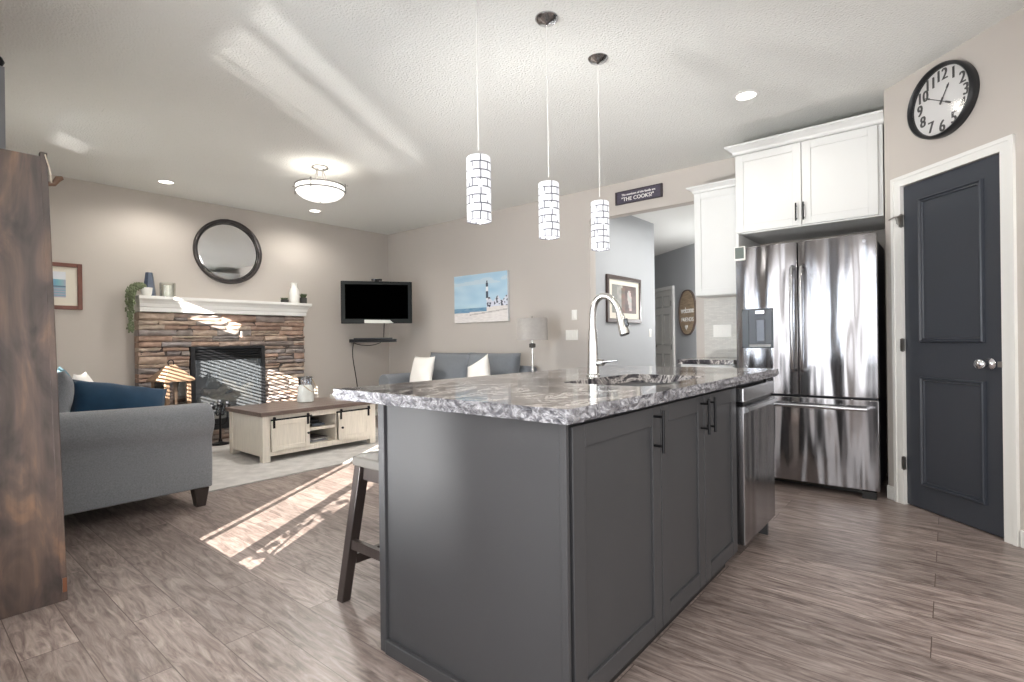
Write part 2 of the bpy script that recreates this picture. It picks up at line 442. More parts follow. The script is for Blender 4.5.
def steel_material(name, seed, rough=0.16, wave=0.10, tone=(158, 157, 160)):
    """brushed stainless sheet, very slightly rippled across its width"""
    m = bpy.data.materials.new(name); m.use_nodes = True; nt = m.node_tree; b = nt.nodes['Principled BSDF']
    b.inputs['Base Color'].default_value = lin(tone) + (1,); b.inputs['Metallic'].default_value = 1.0; b.inputs['Roughness'].default_value = rough
    b.inputs['Anisotropic'].default_value = 0.85; tg = nt.nodes.new('ShaderNodeTangent'); tg.direction_type = 'RADIAL'; tg.axis = 'Z'; nt.links.new(tg.outputs[0], b.inputs['Tangent'])
    tc = nt.nodes.new('ShaderNodeTexCoord'); mp = nt.nodes.new('ShaderNodeMapping'); mp.inputs['Scale'].default_value = (1, 1, 0.12); mp.inputs['Location'].default_value = (seed, seed, seed)
    nt.links.new(tc.outputs['Object'], mp.inputs[0])
    n = nt.nodes.new('ShaderNodeTexNoise'); n.inputs['Scale'].default_value = 6.0; n.inputs['Detail'].default_value = 1.5
    nt.links.new(mp.outputs[0], n.inputs['Vector'])
    bp = nt.nodes.new('ShaderNodeBump'); bp.inputs['Strength'].default_value = 1.0; bp.inputs['Distance'].default_value = wave
    nt.links.new(n.outputs['Fac'], bp.inputs['Height'])
    mp2 = nt.nodes.new('ShaderNodeMapping'); mp2.inputs['Scale'].default_value = (300, 300, 3)
    nt.links.new(tc.outputs['Object'], mp2.inputs[0])
    n2 = nt.nodes.new('ShaderNodeTexNoise'); n2.inputs['Scale'].default_value = 1; nt.links.new(mp2.outputs[0], n2.inputs['Vector'])
    b2 = nt.nodes.new('ShaderNodeBump'); b2.inputs['Strength'].default_value = 0.02; b2.inputs['Distance'].default_value = 0.002
    nt.links.new(n2.outputs['Fac'], b2.inputs['Height']); nt.links.new(bp.outputs[0], b2.inputs['Normal']); nt.links.new(b2.outputs[0], b.inputs['Normal'])
    return m
FLOORM = floor_material()
GRAN = granite_material('polished_granite')
GRANE = granite_material('chiselled_granite_edge', False)
STEEL = steel_material('brushed_stainless', 2.0, rough=0.2, wave=0.085)
STEELD = steel_material('dishwasher_stainless', 9.0, rough=0.2, wave=0.02)
STEELP = mat('plain_stainless', (196, 197, 200), rough=0.22, metal=1.0)

def barnwood():
    m = bpy.data.materials.new('stained_barn_wood'); m.use_nodes = True; nt = m.node_tree; b = nt.nodes['Principled BSDF']
    tc = nt.nodes.new('ShaderNodeTexCoord'); mp = nt.nodes.new('ShaderNodeMapping'); mp.inputs['Scale'].default_value = (3.0, 3.0, 0.9)
    nt.links.new(tc.outputs['Object'], mp.inputs[0])
    n = nt.nodes.new('ShaderNodeTexNoise'); n.inputs['Scale'].default_value = 2.4; n.inputs['Detail'].default_value = 9; n.inputs['Distortion'].default_value = 1.8
    nt.links.new(mp.outputs[0], n.inputs['Vector'])
    r = ramp(nt, [(0.30, (52, 44, 42)), (0.47, (78, 67, 63)), (0.60, (98, 81, 72)), (0.76, (132, 102, 82))])
    nt.links.new(n.outputs['Fac'], r.inputs[0])
    mp2 = nt.nodes.new('ShaderNodeMapping'); mp2.inputs['Scale'].default_value = (40, 40, 1.5); nt.links.new(tc.outputs['Object'], mp2.inputs[0])
    n2 = nt.nodes.new('ShaderNodeTexNoise'); n2.inputs['Scale'].default_value = 1.5; n2.inputs['Detail'].default_value = 5; nt.links.new(mp2.outputs[0], n2.inputs['Vector'])
    mr = nt.nodes.new('ShaderNodeMapRange'); mr.inputs['From Min'].default_value = 0.3; mr.inputs['From Max'].default_value = 0.7; mr.inputs['To Min'].default_value = 0.85; mr.inputs['To Max'].default_value = 1.12
    nt.links.new(n2.outputs['Fac'], mr.inputs['Value'])
    v = nt.nodes.new('ShaderNodeVectorMath'); v.operation = 'SCALE'; nt.links.new(r.outputs[0], v.inputs[0]); nt.links.new(mr.outputs[0], v.inputs['Scale'])
    nt.links.new(v.outputs[0], b.inputs['Base Color']); b.inputs['Roughness'].default_value = 0.5
    bp = nt.nodes.new('ShaderNodeBump'); bp.inputs['Strength'].default_value = 0.2; bp.inputs['Distance'].default_value = 0.004
    nt.links.new(n2.outputs['Fac'], bp.inputs['Height']); nt.links.new(bp.outputs[0], b.inputs['Normal'])
    return m
BARN = barnwood()

# ------------------------------------------------------------------ room shell
ZC = 2.765; XW = 5.04; YW = 6.68; XL = 0.18; YN = 1.83; XN = -0.15; YS = -2.6
KX, KY = 3.2, -0.84          # where the angled pantry wall ends
K0X, K0Y = 4.37, 0.33        # where it starts beside the fridge

bm = NB(); bx(bm, -1.5, -2.9, -0.1, 12.0, 7.0, 0.0)
struct('floor', bm, FLOORM)
bm = NB(); bx(bm, -0.3, -2.9, ZC, 5.16, 7.0, ZC + 0.1)
struct('ceiling', bm, CEIL)
bm = NB(); bx(bm, XL - 0.1, YW, 0, 5.3, YW + 0.12, ZC)
struct('wall_fireplace', bm, WALL)
# wall with the painting, with the opening to the hall
bm = NB()
bx(bm, XW, 3.06, 0, XW + 0.12, YW, ZC)
bx(bm, XW, 1.88, 2.43, XW + 0.12, 3.06, ZC)
bx(bm, XW, 0.2, 0, XW + 0.12, 1.88, ZC)
struct('wall_painting', bm, WALL)
# window wall on the left: two real openings
W1 = (1.88, 2.68, 0.35, 2.17); W2 = (4.30, 5.24, 0.85, 2.36)
bm = NB(); T = 0.06
bx(bm, XL - T, YN, 0, XL, W1[0], ZC); bx(bm, XL - T, W1[1], 0, XL, W2[0], ZC); bx(bm, XL - T, W2[1], 0, XL, YW, ZC)
bx(bm, XL - T, W1[0], 0, XL, W1[1], W1[2]); bx(bm, XL - T, W1[0], W1[3], XL, W1[1], ZC)
bx(bm, XL - T, W2[0], 0, XL, W2[1], W2[2]); bx(bm, XL - T, W2[0], W2[3], XL, W2[1], ZC)
struct('wall_left', bm, WALL)
bm = NB(); prism(bm, [(XL - 0.001, YN - 0.02), (XL - 0.001, YN + 0.012), (XN - 0.03, 1.60 + 0.012), (XN - 0.03, 1.58)], 'Z', 0, ZC); struct('wall_nook_side', bm, WALL)
bm = NB(); bx(bm, XN - 0.03, YS, 0, XN, 1.59, ZC); struct('wall_nook', bm, WALL)
bm = NB(); bx(bm, XN - 0.1, YS - 0.1, 0, KX + 0.1, YS, ZC); struct('wall_rear', bm, WALL)
bm = NB(); bx(bm, KX, YS, 0, KX + 0.1, KY, ZC); struct('wall_kitchen', bm, WALL)
# pantry wall on the diagonal: local frame x to the right, y into the wall
PO = Vector((4.04657, 0.00657, 0)); PR = math.radians(-135)
def pantry(bm): bmesh.ops.transform(bm, matrix=Matrix.Translation(PO) @ Matrix.Rotation(PR, 4, 'Z'), verts=bm.verts); return bm
xl_ = -((K0X - PO.x) * 1.41421); xr_ = (PO.x - KX) * 1.41421
bm = NB(); DW2 = 0.325
bx(bm, xl_, 0, 0, -DW2, 0.1, ZC); bx(bm, DW2, 0, 0, xr_, 0.1, ZC); bx(bm, -DW2, 0, 2.075, DW2, 0.1, ZC); bx(bm, -0.42, 0.1, 0, 0.42, 0.13, 2.2)  # last box: unseen backing added to stop light leaking under the door
struct('wall_pantry', pantry(bm), WALL)
bm = NB(); bx(bm, K0X, 0.23, 0, XW, 0.33, ZC); struct('wall_fridge_side', bm, WALL)
# hall beyond the opening
bm = NB(); bx(bm, XW + 0.12, 3.27, 0, 7.16, 3.37, ZC); bx(bm, 7.06, 3.37, 0, 7.16, 6.2, ZC)
struct('wall_hall_picture', bm, WALLG)
HA = Vector((8.30, 2.37)); HD = Vector((0.6048, 0.7964))
hrot = math.atan2(HD.y, HD.x)
def hall_at(s): return (9.129 + HD.x * s, 3.446 + HD.y * s)
# local frame of the hall's diagonal wall: x to the right in the photo (that is -HD), y into the wall
HR = hrot + PI
def hallw(bm): bmesh.ops.transform(bm, matrix=Matrix.Translation(Vector((9.129, 3.446, 0))) @ Matrix.Rotation(HR, 4, 'Z'), verts=bm.verts); return bm
bm = NB(); bx(bm, -3.6, 0, 0, 2.6, 0.1, ZC); struct('wall_hall_end', hallw(bm), WALLG)
bm = NB(); bx(bm, XW + 0.12, 1.2, 0, 8.2, 1.3, ZC); struct('wall_hall_right', bm, WALLG)
bm = NB(); bx(bm, 7.06, 6.2, 0, 11.6, 6.3, ZC); struct('wall_hall_far', bm, WALLG)
bm = NB(); bx(bm, 5.16, 1.2, ZC, 12, 6.4, ZC + 0.1); struct('ceiling_hall', bm, CEIL)

# baseboards
def base(name, bm): struct(name, bm, TRIM, bevel=0.004)
bm = NB(); bx(bm, XL, YW - 0.014, 0, 1.70, YW, 0.09); bx(bm, 3.60, YW - 0.014, 0, XW, YW, 0.09); base('baseboard_fireplace', bm)
bm = NB(); bx(bm, XW - 0.014, 3.06, 0, XW, YW - 0.014, 0.09); base('baseboard_painting', bm)
bm = NB(); bx(bm, xl_, -0.014, 0, -0.40, 0, 0.09); bx(bm, 0.40, -0.014, 0, xr_, 0, 0.09); pantry(bm); base('baseboard_pantry', bm)
bm = NB(); bx(bm, 5.16, 3.256, 0, 7.16, 3.27, 0.09); base('baseboard_hall', bm)

# windows outside the frame (they light the room)
def window(name, x, y0, y1, z0, z1, mull=(), fr=0.045, sash_mat=TRIM, extra=None):
    t = bpy.data.objects.new(name, None); COL.objects.link(t); t.location = (x, (y0 + y1) / 2, z0); t['kind'] = 'structure'
    WM[t.name] = Matrix.Translation(t.location)
    bm = NB(); a, b = x - 0.05, x - 0.01
    bx(bm, a, y0, z0, b, y0 + fr, z1); bx(bm, a, y1 - fr * 0.3, z0, b, y1, z1); bx(bm, a, y0, z1 - fr * 0.5, b, y1, z1); bx(bm, a, y0, z0, b, y1, z0 + 0.02)
    for y, wd in mull: bx(bm, a, y - wd / 2, z0, b, y + wd / 2, z1)
    if extra: extra(bm)
    part('window_frame', bm, TRIM, t)
    bm = NB(); bx(bm, x - 0.036, y0, z0, x - 0.033, y1, z1); part('pane', bm, GLASS, t)
    return t
window('window_1', XL, *W1[:2], *W1[2:], mull=((2.585, 0.022), (2.185, 0.07)))
window('window_2', XL, *W2[:2], *W2[2:], mull=(), extra=lambda b: (bx(b, XL - 0.05, 5.165, W2[2], XL - 0.01, W2[1], 1.91), bx(b, XL - 0.05, W2[0], 1.91, XL - 0.01, W2[1], 2.17), bx(b, XL - 0.05, W2[0], 2.17, XL - 0.01, 4.86, 2.36)))  # extra frame boxes are unseen blockers added to shape the sun patches
# louvre blind in the living room window
t = thing('window_blind', 'white slatted blind hanging in the living room window behind the sofa', 'blind', (XL + 0.02, 4.57, 0.9))
bm = NB(); bx(bm, XL + 0.0, W2[0] - 0.03, 1.91, XL + 0.05, W2[1] + 0.03, 1.96); part('head_rail', bm, WHITEP, t)
bm = NB(); z = 1.89
while z > 0.9:
    bx(bm, XL + 0.002, W2[0] - 0.02, z - 0.001, XL + 0.052, W2[1] + 0.02, z + 0.001, rot=Matrix.Rotation(math.radians(3), 3, 'Y')); z -= 0.040
o = part('slats', bm, WHITEP, t); o['kind'] = 'stuff'
def far_window(name, mk):
    t = bpy.data.objects.new(name, None); COL.objects.link(t); t['kind'] = 'structure'; WM[t.name] = Matrix.Identity(4)
    bm = NB(); mk(bm); part('window_frame', bm, TRIM, t)
def f3(bm):
    for y0, y1 in ((-1.04, -0.98), (0.23, 0.28), (1.48, 1.54)): bx(bm, XN, y0, 0.1, XN + 0.06, y1, 2.2)
    bx(bm, XN, -1.04, 2.16, XN + 0.03, 1.54, 2.24); bx(bm, XN, -1.04, 0.06, XN + 0.03, 1.54, 0.13)
far_window('window_3', f3)
def f4(bm):
    for x0 in (-0.36, 0.70, 1.84, 2.90): bx(bm, x0, YS, 0.56, x0 + 0.06, YS + 0.06, 2.44)
    bx(bm, -0.36, YS, 2.38, 2.96, YS + 0.06, 2.46); bx(bm, -0.36, YS, 0.54, 2.96, YS + 0.06, 0.6)
far_window('added_rear_window', f4)  # unseen frame added round the rear fill lamp, no opening behind it
# curtain beside the near window: its finial shows at the left edge of the photo
t = thing('curtain', 'grey curtain on a dark rod at the left edge, beside the barn wood bookcase', 'curtain', (0.34, 3.81, 0.03))
bm = NB(); tube(bm, [(0.392, 3.80, 2.565), (0.392, 5.40, 2.565)], 0.012); part('rod', bm, BLACK, t, smooth=True)
bm = NB(); lathe(bm, [(0.001, -0.028), (0.018, -0.022), (0.028, 0), (0.018, 0.022), (0.001, 0.028)], (0.398, 3.78, 2.582), 16); part('finial', bm, BLACK, t, smooth='all')
bm = NB(); pr = []
for i in range(41): pr.append((0.396 + 0.022 * math.sin(i * 1.25), 3.745 + i * 0.003))
prism(bm, pr + [(p[0] + 0.004, p[1]) for p in pr[::-1]], 'Z', 0.03, 2.55); part('fabric', bm, mat('grey_curtain', (140, 142, 146), 0.9), t, smooth=True)

# bare garden tree outside: its twigs dapple the sun on the floor
t = thing('garden_tree', 'bushy garden tree outside the window', 'tree', (-1.4, 1.75, 0))
# ------------------------------------------------------------------ kitchen island
IX0, IX1, IY0, IY1 = 1.14, 3.17, 0.77, 1.57; ZS = 0.885; ZT = 0.925
t = thing('kitchen_island', 'charcoal grey kitchen island cabinet with shaker doors under the granite counter', 'kitchen island', (2.15, 1.17, 0))
bm = NB()
bx(bm, IX0 + 0.012, IY0 + 0.02, 0.10, 2.585, IY1 - 0.012, ZS)
bx(bm, 3.15, IY0 + 0.02, 0.0, IX1, IY1 - 0.012, ZS)
bx(bm, 2.585, 1.36, 0.0, 3.15, IY1 - 0.012, ZS)
part('body', bm, ISL, t)
bm = NB(); bx(bm, IX0 + 0.03, IY0 + 0.07, 0.0, 2.585, IY1 - 0.03, 0.10); part('toe_kick', bm, mat('black_toe_kick', (34, 32, 32), 0.5), t)
bm = NB()   # end panel with slim border battens and a baseboard
bx(bm, IX0 + 0.006, IY0 + 0.004, 0, IX0 + 0.014, IY1, ZS)
bx(bm, IX0 - 0.006, IY1 - 0.03, 0, IX0 + 0.012, IY1 + 0.004, ZS); bx(bm, IX0 - 0.002, IY0, 0, IX0 + 0.012, IY0 + 0.022, ZS)
part('end_panel', bm, ISL, t, bevel=0.002)
bm = NB(); bx(bm, IX0 - 0.012, IY0 + 0.02, 0, IX0 + 0.006, IY1 - 0.03, 0.05); part('baseboard', bm, ISL, t, bevel=0.003)

def shaker(par, name, x0, x1, z0, z1, y, m, md, fw=0.062, th=0.02, rec=0.009, face=-1):
    """a frame-and-panel door in the XZ plane whose face is at y, looking towards -Y"""
    bm = NB(); b = y + th
    bx(bm, x0, y, z0, x0 + fw, b, z1); bx(bm, x1 - fw, y, z0, x1, b, z1)
    bx(bm, x0 + fw, y, z0, x1 - fw, b, z0 + fw); bx(bm, x0 + fw, y, z1 - fw, x1 - fw, b, z1)
    d = part(name, bm, m, par, bevel=0.0025)
    bm = NB(); bx(bm, x0 + fw - 0.002, y + rec, z0 + fw - 0.002, x1 - fw + 0.002, b - 0.001, z1 - fw + 0.002); part('panel', bm, md, d)
    return d
def bar_handle(par, x, y, z0, z1, m=BLACK):
    bm = NB(); tube(bm, [(x, y - 0.034, z0), (x, y - 0.034, z1)], 0.0055)
    for z in (z0 + 0.022, z1 - 0.022): tube(bm, [(x, y, z), (x, y - 0.034, z)], 0.0045, 8)
    part('handle', bm, m, par, smooth=True, label='black bar handle')
for x0, x1, hx in ((1.168, 1.716, 1.665), (1.722, 2.130, 2.098), (2.136, 2.548, 2.168)):
    d = shaker(t, 'door', x0, x1, 0.105, 0.868, IY0 - 0.001, ISL, ISL)
    bar_handle(d, hx, IY0, 0.718, 0.860)

# countertop: polished slab with a chiselled edge and the sink cut out
CX0, CX1, CY0, CY1 = 1.095, 3.205, 0.735, 1.80
SX0, SX1, SY0, SY1 = 1.78, 2.42, 0.855, 1.235
def rrect(x0, x1, y0, y1, r, n=6):
    out = []
    for cx_, cy_, a0 in ((x1 - r, y1 - r, 0), (x0 + r, y1 - r, 90), (x0 + r, y0 + r, 180), (x1 - r, y0 + r, 270)):
        for k in range(n + 1): a = math.radians(a0 + 90 * k / n); out.append((cx_ + r * math.cos(a), cy_ + r * math.sin(a)))
    return out
bm = NB(); per = []
def edge_pts(a, b, n): return [(a[0] + (b[0] - a[0]) * i / n, a[1] + (b[1] - a[1]) * i / n) for i in range(n)]
cs = [(CX0, CY0), (CX1, CY0), (CX1, CY1), (CX0, CY1)]
for i in range(4):
    L = math.dist(cs[i], cs[(i + 1) % 4]); per += edge_pts(cs[i], cs[(i + 1) % 4], int(L / 0.012))
cxm, cym = (CX0 + CX1) / 2, (CY0 + CY1) / 2
def outward(p):
    nx = (1 if p[0] > CX1 - 1e-4 else -1 if p[0] < CX0 + 1e-4 else 0); ny = (1 if p[1] > CY1 - 1e-4 else -1 if p[1] < CY0 + 1e-4 else 0)
    return nx, ny
rows = []
for ri, (z, amp, ofs) in enumerate(((ZT, 0.005, 0.0), (ZT - 0.010, 0.012, -0.001), (ZT - 0.020, 0.013, 0.002), (ZT - 0.031, 0.012, -0.003), (ZS, 0.008, -0.006))):
    row = []
    for p in per:
        nx, ny = outward(p); q = Vector((p[0] * 26, p[1] * 26, z * 60)); d = ofs + amp * noise.noise(q) + amp * 0.7 * noise.noise(q * 2.7)
        row.append(bm.verts.new((p[0] + nx * d, p[1] + ny * d, z + (0.002 * noise.noise(q * 1.3) if 0 < ri < 4 else 0))))
    rows.append(row)
n = len(per)
for a, b in zip(rows, rows[1:]):
    for k in range(n): bm.faces.new((a[k], b[k], b[(k + 1) % n], a[(k + 1) % n])).material_index = 1
hole = rrect(SX0, SX1, SY0, SY1, 0.05)
hr = [[bm.verts.new((p[0], p[1], z)) for p in hole] for z in (ZT, ZS)]
m_ = len(hole)
for k in range(m_): bm.faces.new((hr[0][k], hr[0][(k + 1) % m_], hr[1][(k + 1) % m_], hr[1][k])).material_index = 0
for row, h in ((rows[0], hr[0]), (rows[-1], hr[1])):
    es = []
    for loop in (row, h):
        for k in range(len(loop)):
            e = bm.edges.get((loop[k], loop[(k + 1) % len(loop)])) or bm.edges.new((loop[k], loop[(k + 1) % len(loop)])); es.append(e)
    bmesh.ops.triangle_fill(bm, use_beauty=True, use_dissolve=False, edges=es)
o = part('countertop', bm, [GRAN, GRANE]); tag(o, 'dark granite island worktop with grey veins and a rough chiselled edge', 'countertop')
# sink
t = thing('kitchen_sink', 'stainless undermount sink set in the granite island worktop', 'sink', ((SX0 + SX1) / 2, (SY0 + SY1) / 2, 0.66))
bm = NB(); out = rrect(SX0 - 0.012, SX1 + 0.012, SY0 - 0.012, SY1 + 0.012, 0.055); inn = rrect(SX0 + 0.002, SX1 - 0.002, SY0 + 0.002, SY1 - 0.002, 0.05); bot = rrect(SX0 + 0.02, SX1 - 0.02, SY0 + 0.02, SY1 - 0.02, 0.06)
L0 = [bm.verts.new((p[0], p[1], ZS - 0.001)) for p in out]; L1 = [bm.verts.new((p[0], p[1], ZS - 0.001)) for p in inn]; L2 = [bm.verts.new((p[0], p[1], 0.68)) for p in bot]
for A, B in ((L0, L1), (L1, L2)):
    for k in range(m_): bm.faces.new((A[k], A[(k + 1) % m_], B[(k + 1) % m_], B[k]))
bm.faces.new(L2); part('basin', bm, mat('satin_sink_steel', (190, 194, 204), 0.3, 0.85), t, smooth=True)
bm = NB(); lathe(bm, [(0.001, 0.004), (0.03, 0.004), (0.042, 0.002), (0.042, 0.0)], (2.1, 1.05, 0.68), 24); part('drain', bm, CHROME, t, smooth=True)
# faucet
t = thing('kitchen_faucet', 'tall brushed nickel gooseneck pull-down faucet behind the island sink', 'faucet', (2.2, 1.325, ZT))
bm = NB(); lathe(bm, [(0.034, 0), (0.034, 0.004), (0.0285, 0.010), (0.0265, 0.06), (0.022, 0.20), (0.0185, 0.225)], (2.2, 1.325, ZT), 28); part('base', bm, NICKEL, t, smooth=True)
bm = NB()
path = [Vector((2.2, 1.325, ZT + 0.21))] + bez((2.2, 1.325, 1.20), (2.2, 1.325, 1.345), (2.2, 1.21, 1.335), (2.2, 1.178, 1.215), 16)
tube(bm, path, 0.0155, 18); part('spout', bm, NICKEL, t, smooth=True)
bm = NB(); tube(bm, [(2.2, 1.180, 1.222), (2.2, 1.176, 1.205), (2.2, 1.160, 1.145), (2.2, 1.154, 1.124)], [0.0165, 0.019, 0.023, 0.0245], 20); sh = part('spray_head', bm, NICKEL, t, smooth=True)
bm = NB(); tube(bm, [(2.2, 1.1545, 1.1235), (2.2, 1.1530, 1.119)], 0.021, 20); part('nozzle', bm, BLK, sh, smooth=True)
bm = NB(); bx(bm, 2.187, 1.132, 1.158, 2.197, 1.150, 1.195, rot=Matrix.Rotation(-0.25, 3, 'X')); part('button', bm, BLK, sh, bevel=0.003)
bm = NB(); tube(bm, [(2.2, 1.306, 0.988), (2.2, 1.285, 0.989), (2.2, 1.268, 0.990)], [0.016, 0.017, 0.015], 18)
tube(bm, [(2.2, 1.272, 0.991), (2.2, 1.245, 0.996), (2.2, 1.195, 1.000)], [0.010, 0.006, 0.005], 10); part('lever', bm, NICKEL, t, smooth=True)

# dishwasher
t = thing('dishwasher', 'stainless steel dishwasher built into the end of the island', 'dishwasher', (2.86, 1.05, 0))
bm = NB(); bx(bm, 2.592, IY0 + 0.03, 0.10, 3.146, 1.355, 0.87); part('tub', bm, BLACK, t)
bm = NB(); bx(bm, 2.60, 0.90, 0.0, 3.14, 1.3, 0.10); part('toe_kick', bm, BLK, t)
bm = NB(); bx(bm, 2.592, IY0 - 0.022, 0.118, 3.146, IY0 + 0.03, 0.775); part('door', bm, STEELD, t, bevel=0.004)
bm = NB(); bx(bm, 2.592, IY0 - 0.022, 0.795, 3.146, IY0 + 0.03, 0.862); part('control_panel', bm, STEELP, t, bevel=0.004)
bm = NB(); bx(bm, 2.612, IY0 - 0.012, 0.772, 3.126, IY0 + 0.02, 0.798); part('pocket_recess', bm, BLK, t)
bm = NB(); prism(bm, [(IY0 - 0.022, 0.775), (IY0 - 0.040, 0.768), (IY0 - 0.043, 0.752), (IY0 - 0.022, 0.742)], 'X', 2.60, 3.138); part('handle', bm, STEELP, t)

# bar stool tucked under the overhang
def stool(cx_, cy_, label):
    t = thing('bar_stool', label, 'bar stool', (cx_, cy_, 0))
    bm = NB(); n = 14; hw, hd = 0.225, 0.155
    g = {}
    for k, zz in ((0, 0.575), (1, 0.625)):
        for i in range(n + 1):
            for j in range(n + 1):
                u = 2 * i / n - 1; v = 2 * j / n - 1
                z = zz + (0.012 * u * u if k else 0.0) + (-0.022 * max(abs(u), abs(v)) ** 6 if k else 0)
                g[k, i, j] = bm.verts.new((cx_ + hw * u, cy_ + hd * v, z))
    for k in (0, 1):
        for i in range(n):
            for j in range(n): bm.faces.new((g[k, i, j], g[k, i + 1, j], g[k, i + 1, j + 1], g[k, i, j + 1]))
    for i in range(n):
        for a, b in (((i, 0), (i + 1, 0)), ((i, n), (i + 1, n)), ((0, i), (0, i + 1)), ((n, i), (n, i + 1))):
            bm.faces.new((g[0, a[0], a[1]], g[0, b[0], b[1]], g[1, b[0], b[1]], g[1, a[0], a[1]]))
    part('seat', bm, mat('taupe_leather', (84, 80, 75), 0.45, var=0.05, vscale=20), t, smooth=True, bevel=0.006)
    bm = NB()
    for s in (-1, 1):
        bx(bm, cx_ - 0.19, cy_ + s * 0.13 - 0.011, 0.515, cx_ + 0.19, cy_ + s * 0.13 + 0.011, 0.574)
        bx(bm, cx_ + s * 0.19 - 0.011, cy_ - 0.13, 0.515, cx_ + s * 0.19 + 0.011, cy_ + 0.13, 0.574)
    part('apron', bm, DARKW, t, bevel=0.002)
    for sx in (-1, 1):
        for sy in (-1, 1):
            bm = NB(); taper(bm, (cx_ + sx * 0.255, cy_ + sy * 0.185, 0.0), (0.021, 0.021), (cx_ + sx * 0.192, cy_ + sy * 0.128, 0.575), (0.025, 0.022)); part('leg', bm, DARKW, t, bevel=0.003)
    for s in (-1, 1):
        bm = NB(); bx(bm, cx_ - 0.215, cy_ + s * 0.155 - 0.011, 0.155, cx_ + 0.215, cy_ + s * 0.155 + 0.011, 0.195); part('stretcher', bm, DARKW, t)
        bm = NB(); bx(bm, cx_ + s * 0.232 - 0.011, cy_ - 0.155, 0.225, cx_ + s * 0.232 + 0.011, cy_ + 0.155, 0.265); part('stretcher', bm, DARKW, t)
    return t
stool(1.51, 1.815, 'dark wooden saddle stool with a taupe padded seat, tucked under the island overhang')

# ------------------------------------------------------------------ fridge
FX = 4.23; FY0, FY1 = 0.368, 1.270; FZ = 1.79
t = thing('refrigerator', 'tall stainless French door refrigerator with ice dispenser and bottom freezer', 'refrigerator', (4.6, 0.82, 0))
bm = NB(); bx(bm, FX + 0.075, FY0 + 0.012, 0.05, 4.93, FY1 - 0.012, 1.765); part('body', bm, mat('dark_fridge_side', (58, 60, 66), 0.4, 0.3), t, bevel=0.004)
bm = NB(); bx(bm, FX + 0.09, FY0 + 0.03, 0.02, 4.85, FY1 - 0.03, 0.055); part('kick_grille', bm, BLK, t)
def fdoor(name, y0, y1, z0, z1, seed):
    bm = NB(); n = 14; pr = []
    for i in range(n + 1):                                   # a faintly bowed door face
        u = 2 * i / n - 1; pr.append((FX + 0.010 * u * u, y0 + (y1 - y0) * i / n))
    prism(bm, pr + [(FX + 0.07, y1), (FX + 0.07, y0)], 'Z', z0, z1)
    return part(name, bm, STEEL, t, smooth=True, angle=30, bevel=0.004)
YM = 0.842
dl = fdoor('door', YM + 0.003, FY1, 0.683, FZ, 0); dr = fdoor('door', FY0, YM - 0.003, 0.683, FZ, 1); dd = fdoor('freezer_drawer', FY0, FY1, 0.062, 0.670, 2)
for d, y in ((dl, YM + 0.030), (dr, YM - 0.030)):
    bm = NB(); pts = [(FX - 0.001, y, 0.86), (FX - 0.03, y, 0.875), (FX - 0.048, y, 0.95), (FX - 0.056, y, 1.24), (FX - 0.048, y, 1.53), (FX - 0.03, y, 1.60), (FX - 0.001, y, 1.612)]
    tube(bm, pts, 0.0125, 12); part('handle', bm, STEELP, d, smooth=True)
bm = NB(); tube(bm, [(FX + 0.004, 0.425, 0.612), (FX - 0.045, 0.432, 0.612), (FX - 0.052, 0.55, 0.612), (FX - 0.056, 0.82, 0.612), (FX - 0.052, 1.09, 0.612), (FX - 0.045, 1.208, 0.612), (FX + 0.004, 1.215, 0.612)], 0.0135, 12)
part('handle', bm, STEELP, dd, smooth=True)
# ice and water dispenser
DIS = mat('dispenser_grey', (92, 94, 98), 0.4, 0.3)
bm = NB(); y0, y1, z0, z1 = 1.003, 1.222, 1.022, 1.318
bx(bm, FX - 0.006, y0, z0, FX + 0.02, y0 + 0.010, z1); bx(bm, FX - 0.006, y1 - 0.010, z0, FX + 0.02, y1, z1); bx(bm, FX - 0.006, y0, z1 - 0.010, FX + 0.02, y1, z1); bx(bm, FX - 0.006, y0, z0, FX + 0.02, y1, z0 + 0.010)
dp = part('dispenser', bm, BLK, dl)
bm = NB(); bx(bm, FX - 0.002, y0 + 0.01, z0 + 0.01, FX + 0.012, y1 - 0.01, z1 - 0.01); part('dispenser_back', bm, DIS, dp)
bm = NB(); bx(bm, FX - 0.010, y1 - 0.048, z0 + 0.01, FX + 0.0, y1 - 0.01, z1 - 0.01); part('touch_panel', bm, BLK, dp)
bm = NB(); prism(bm, [(FX - 0.03, z1 - 0.045), (FX, z1 - 0.045), (FX, z1 - 0.012), (FX - 0.03, z1 - 0.012)], 'Y', 1.055, 1.125); part('spout', bm, STEELP, dp, bevel=0.006)
bm = NB(); prism(bm, [(FX - 0.012, 1.07), (FX - 0.002, 1.065), (FX - 0.002, 1.235), (FX - 0.016, 1.235)], 'Y', 1.06, 1.12); part('paddle', bm, mat('paddle_grey', (112, 115, 122), 0.35, 0.3), dp, bevel=0.004)
bm = NB(); prism(bm, [(FX - 0.018, 1.03), (FX, 1.03), (FX, 1.055), (FX - 0.012, 1.05)], 'Y', 1.02, 1.17); part('drip_tray', bm, STEELP, dp)
bm = NB(); bx(bm, FX + 0.03, FY0 + 0.02, 0.0, FX + 0.09, FY0 + 0.10, 0.05); part('foot', bm, BLK, t); bm = NB(); bx(bm, FX + 0.03, FY1 - 0.10, 0.0, FX + 0.09, FY1 - 0.02, 0.05); part('foot', bm, BLK, t)
bm = NB(); bx(bm, FX + 0.04, FY0 + 0.01, 1.765, FX + 0.12, FY0 + 0.06, 1.795); part('hinge_cover', bm, BLK, t)
bm = NB(); bx(bm, FX + 0.0045, 0.43, 1.735, FX + 0.0075, 0.52, 1.750); part('badge', bm, mat('badge_metal', (170, 168, 172), 0.3, 0.9), dr)
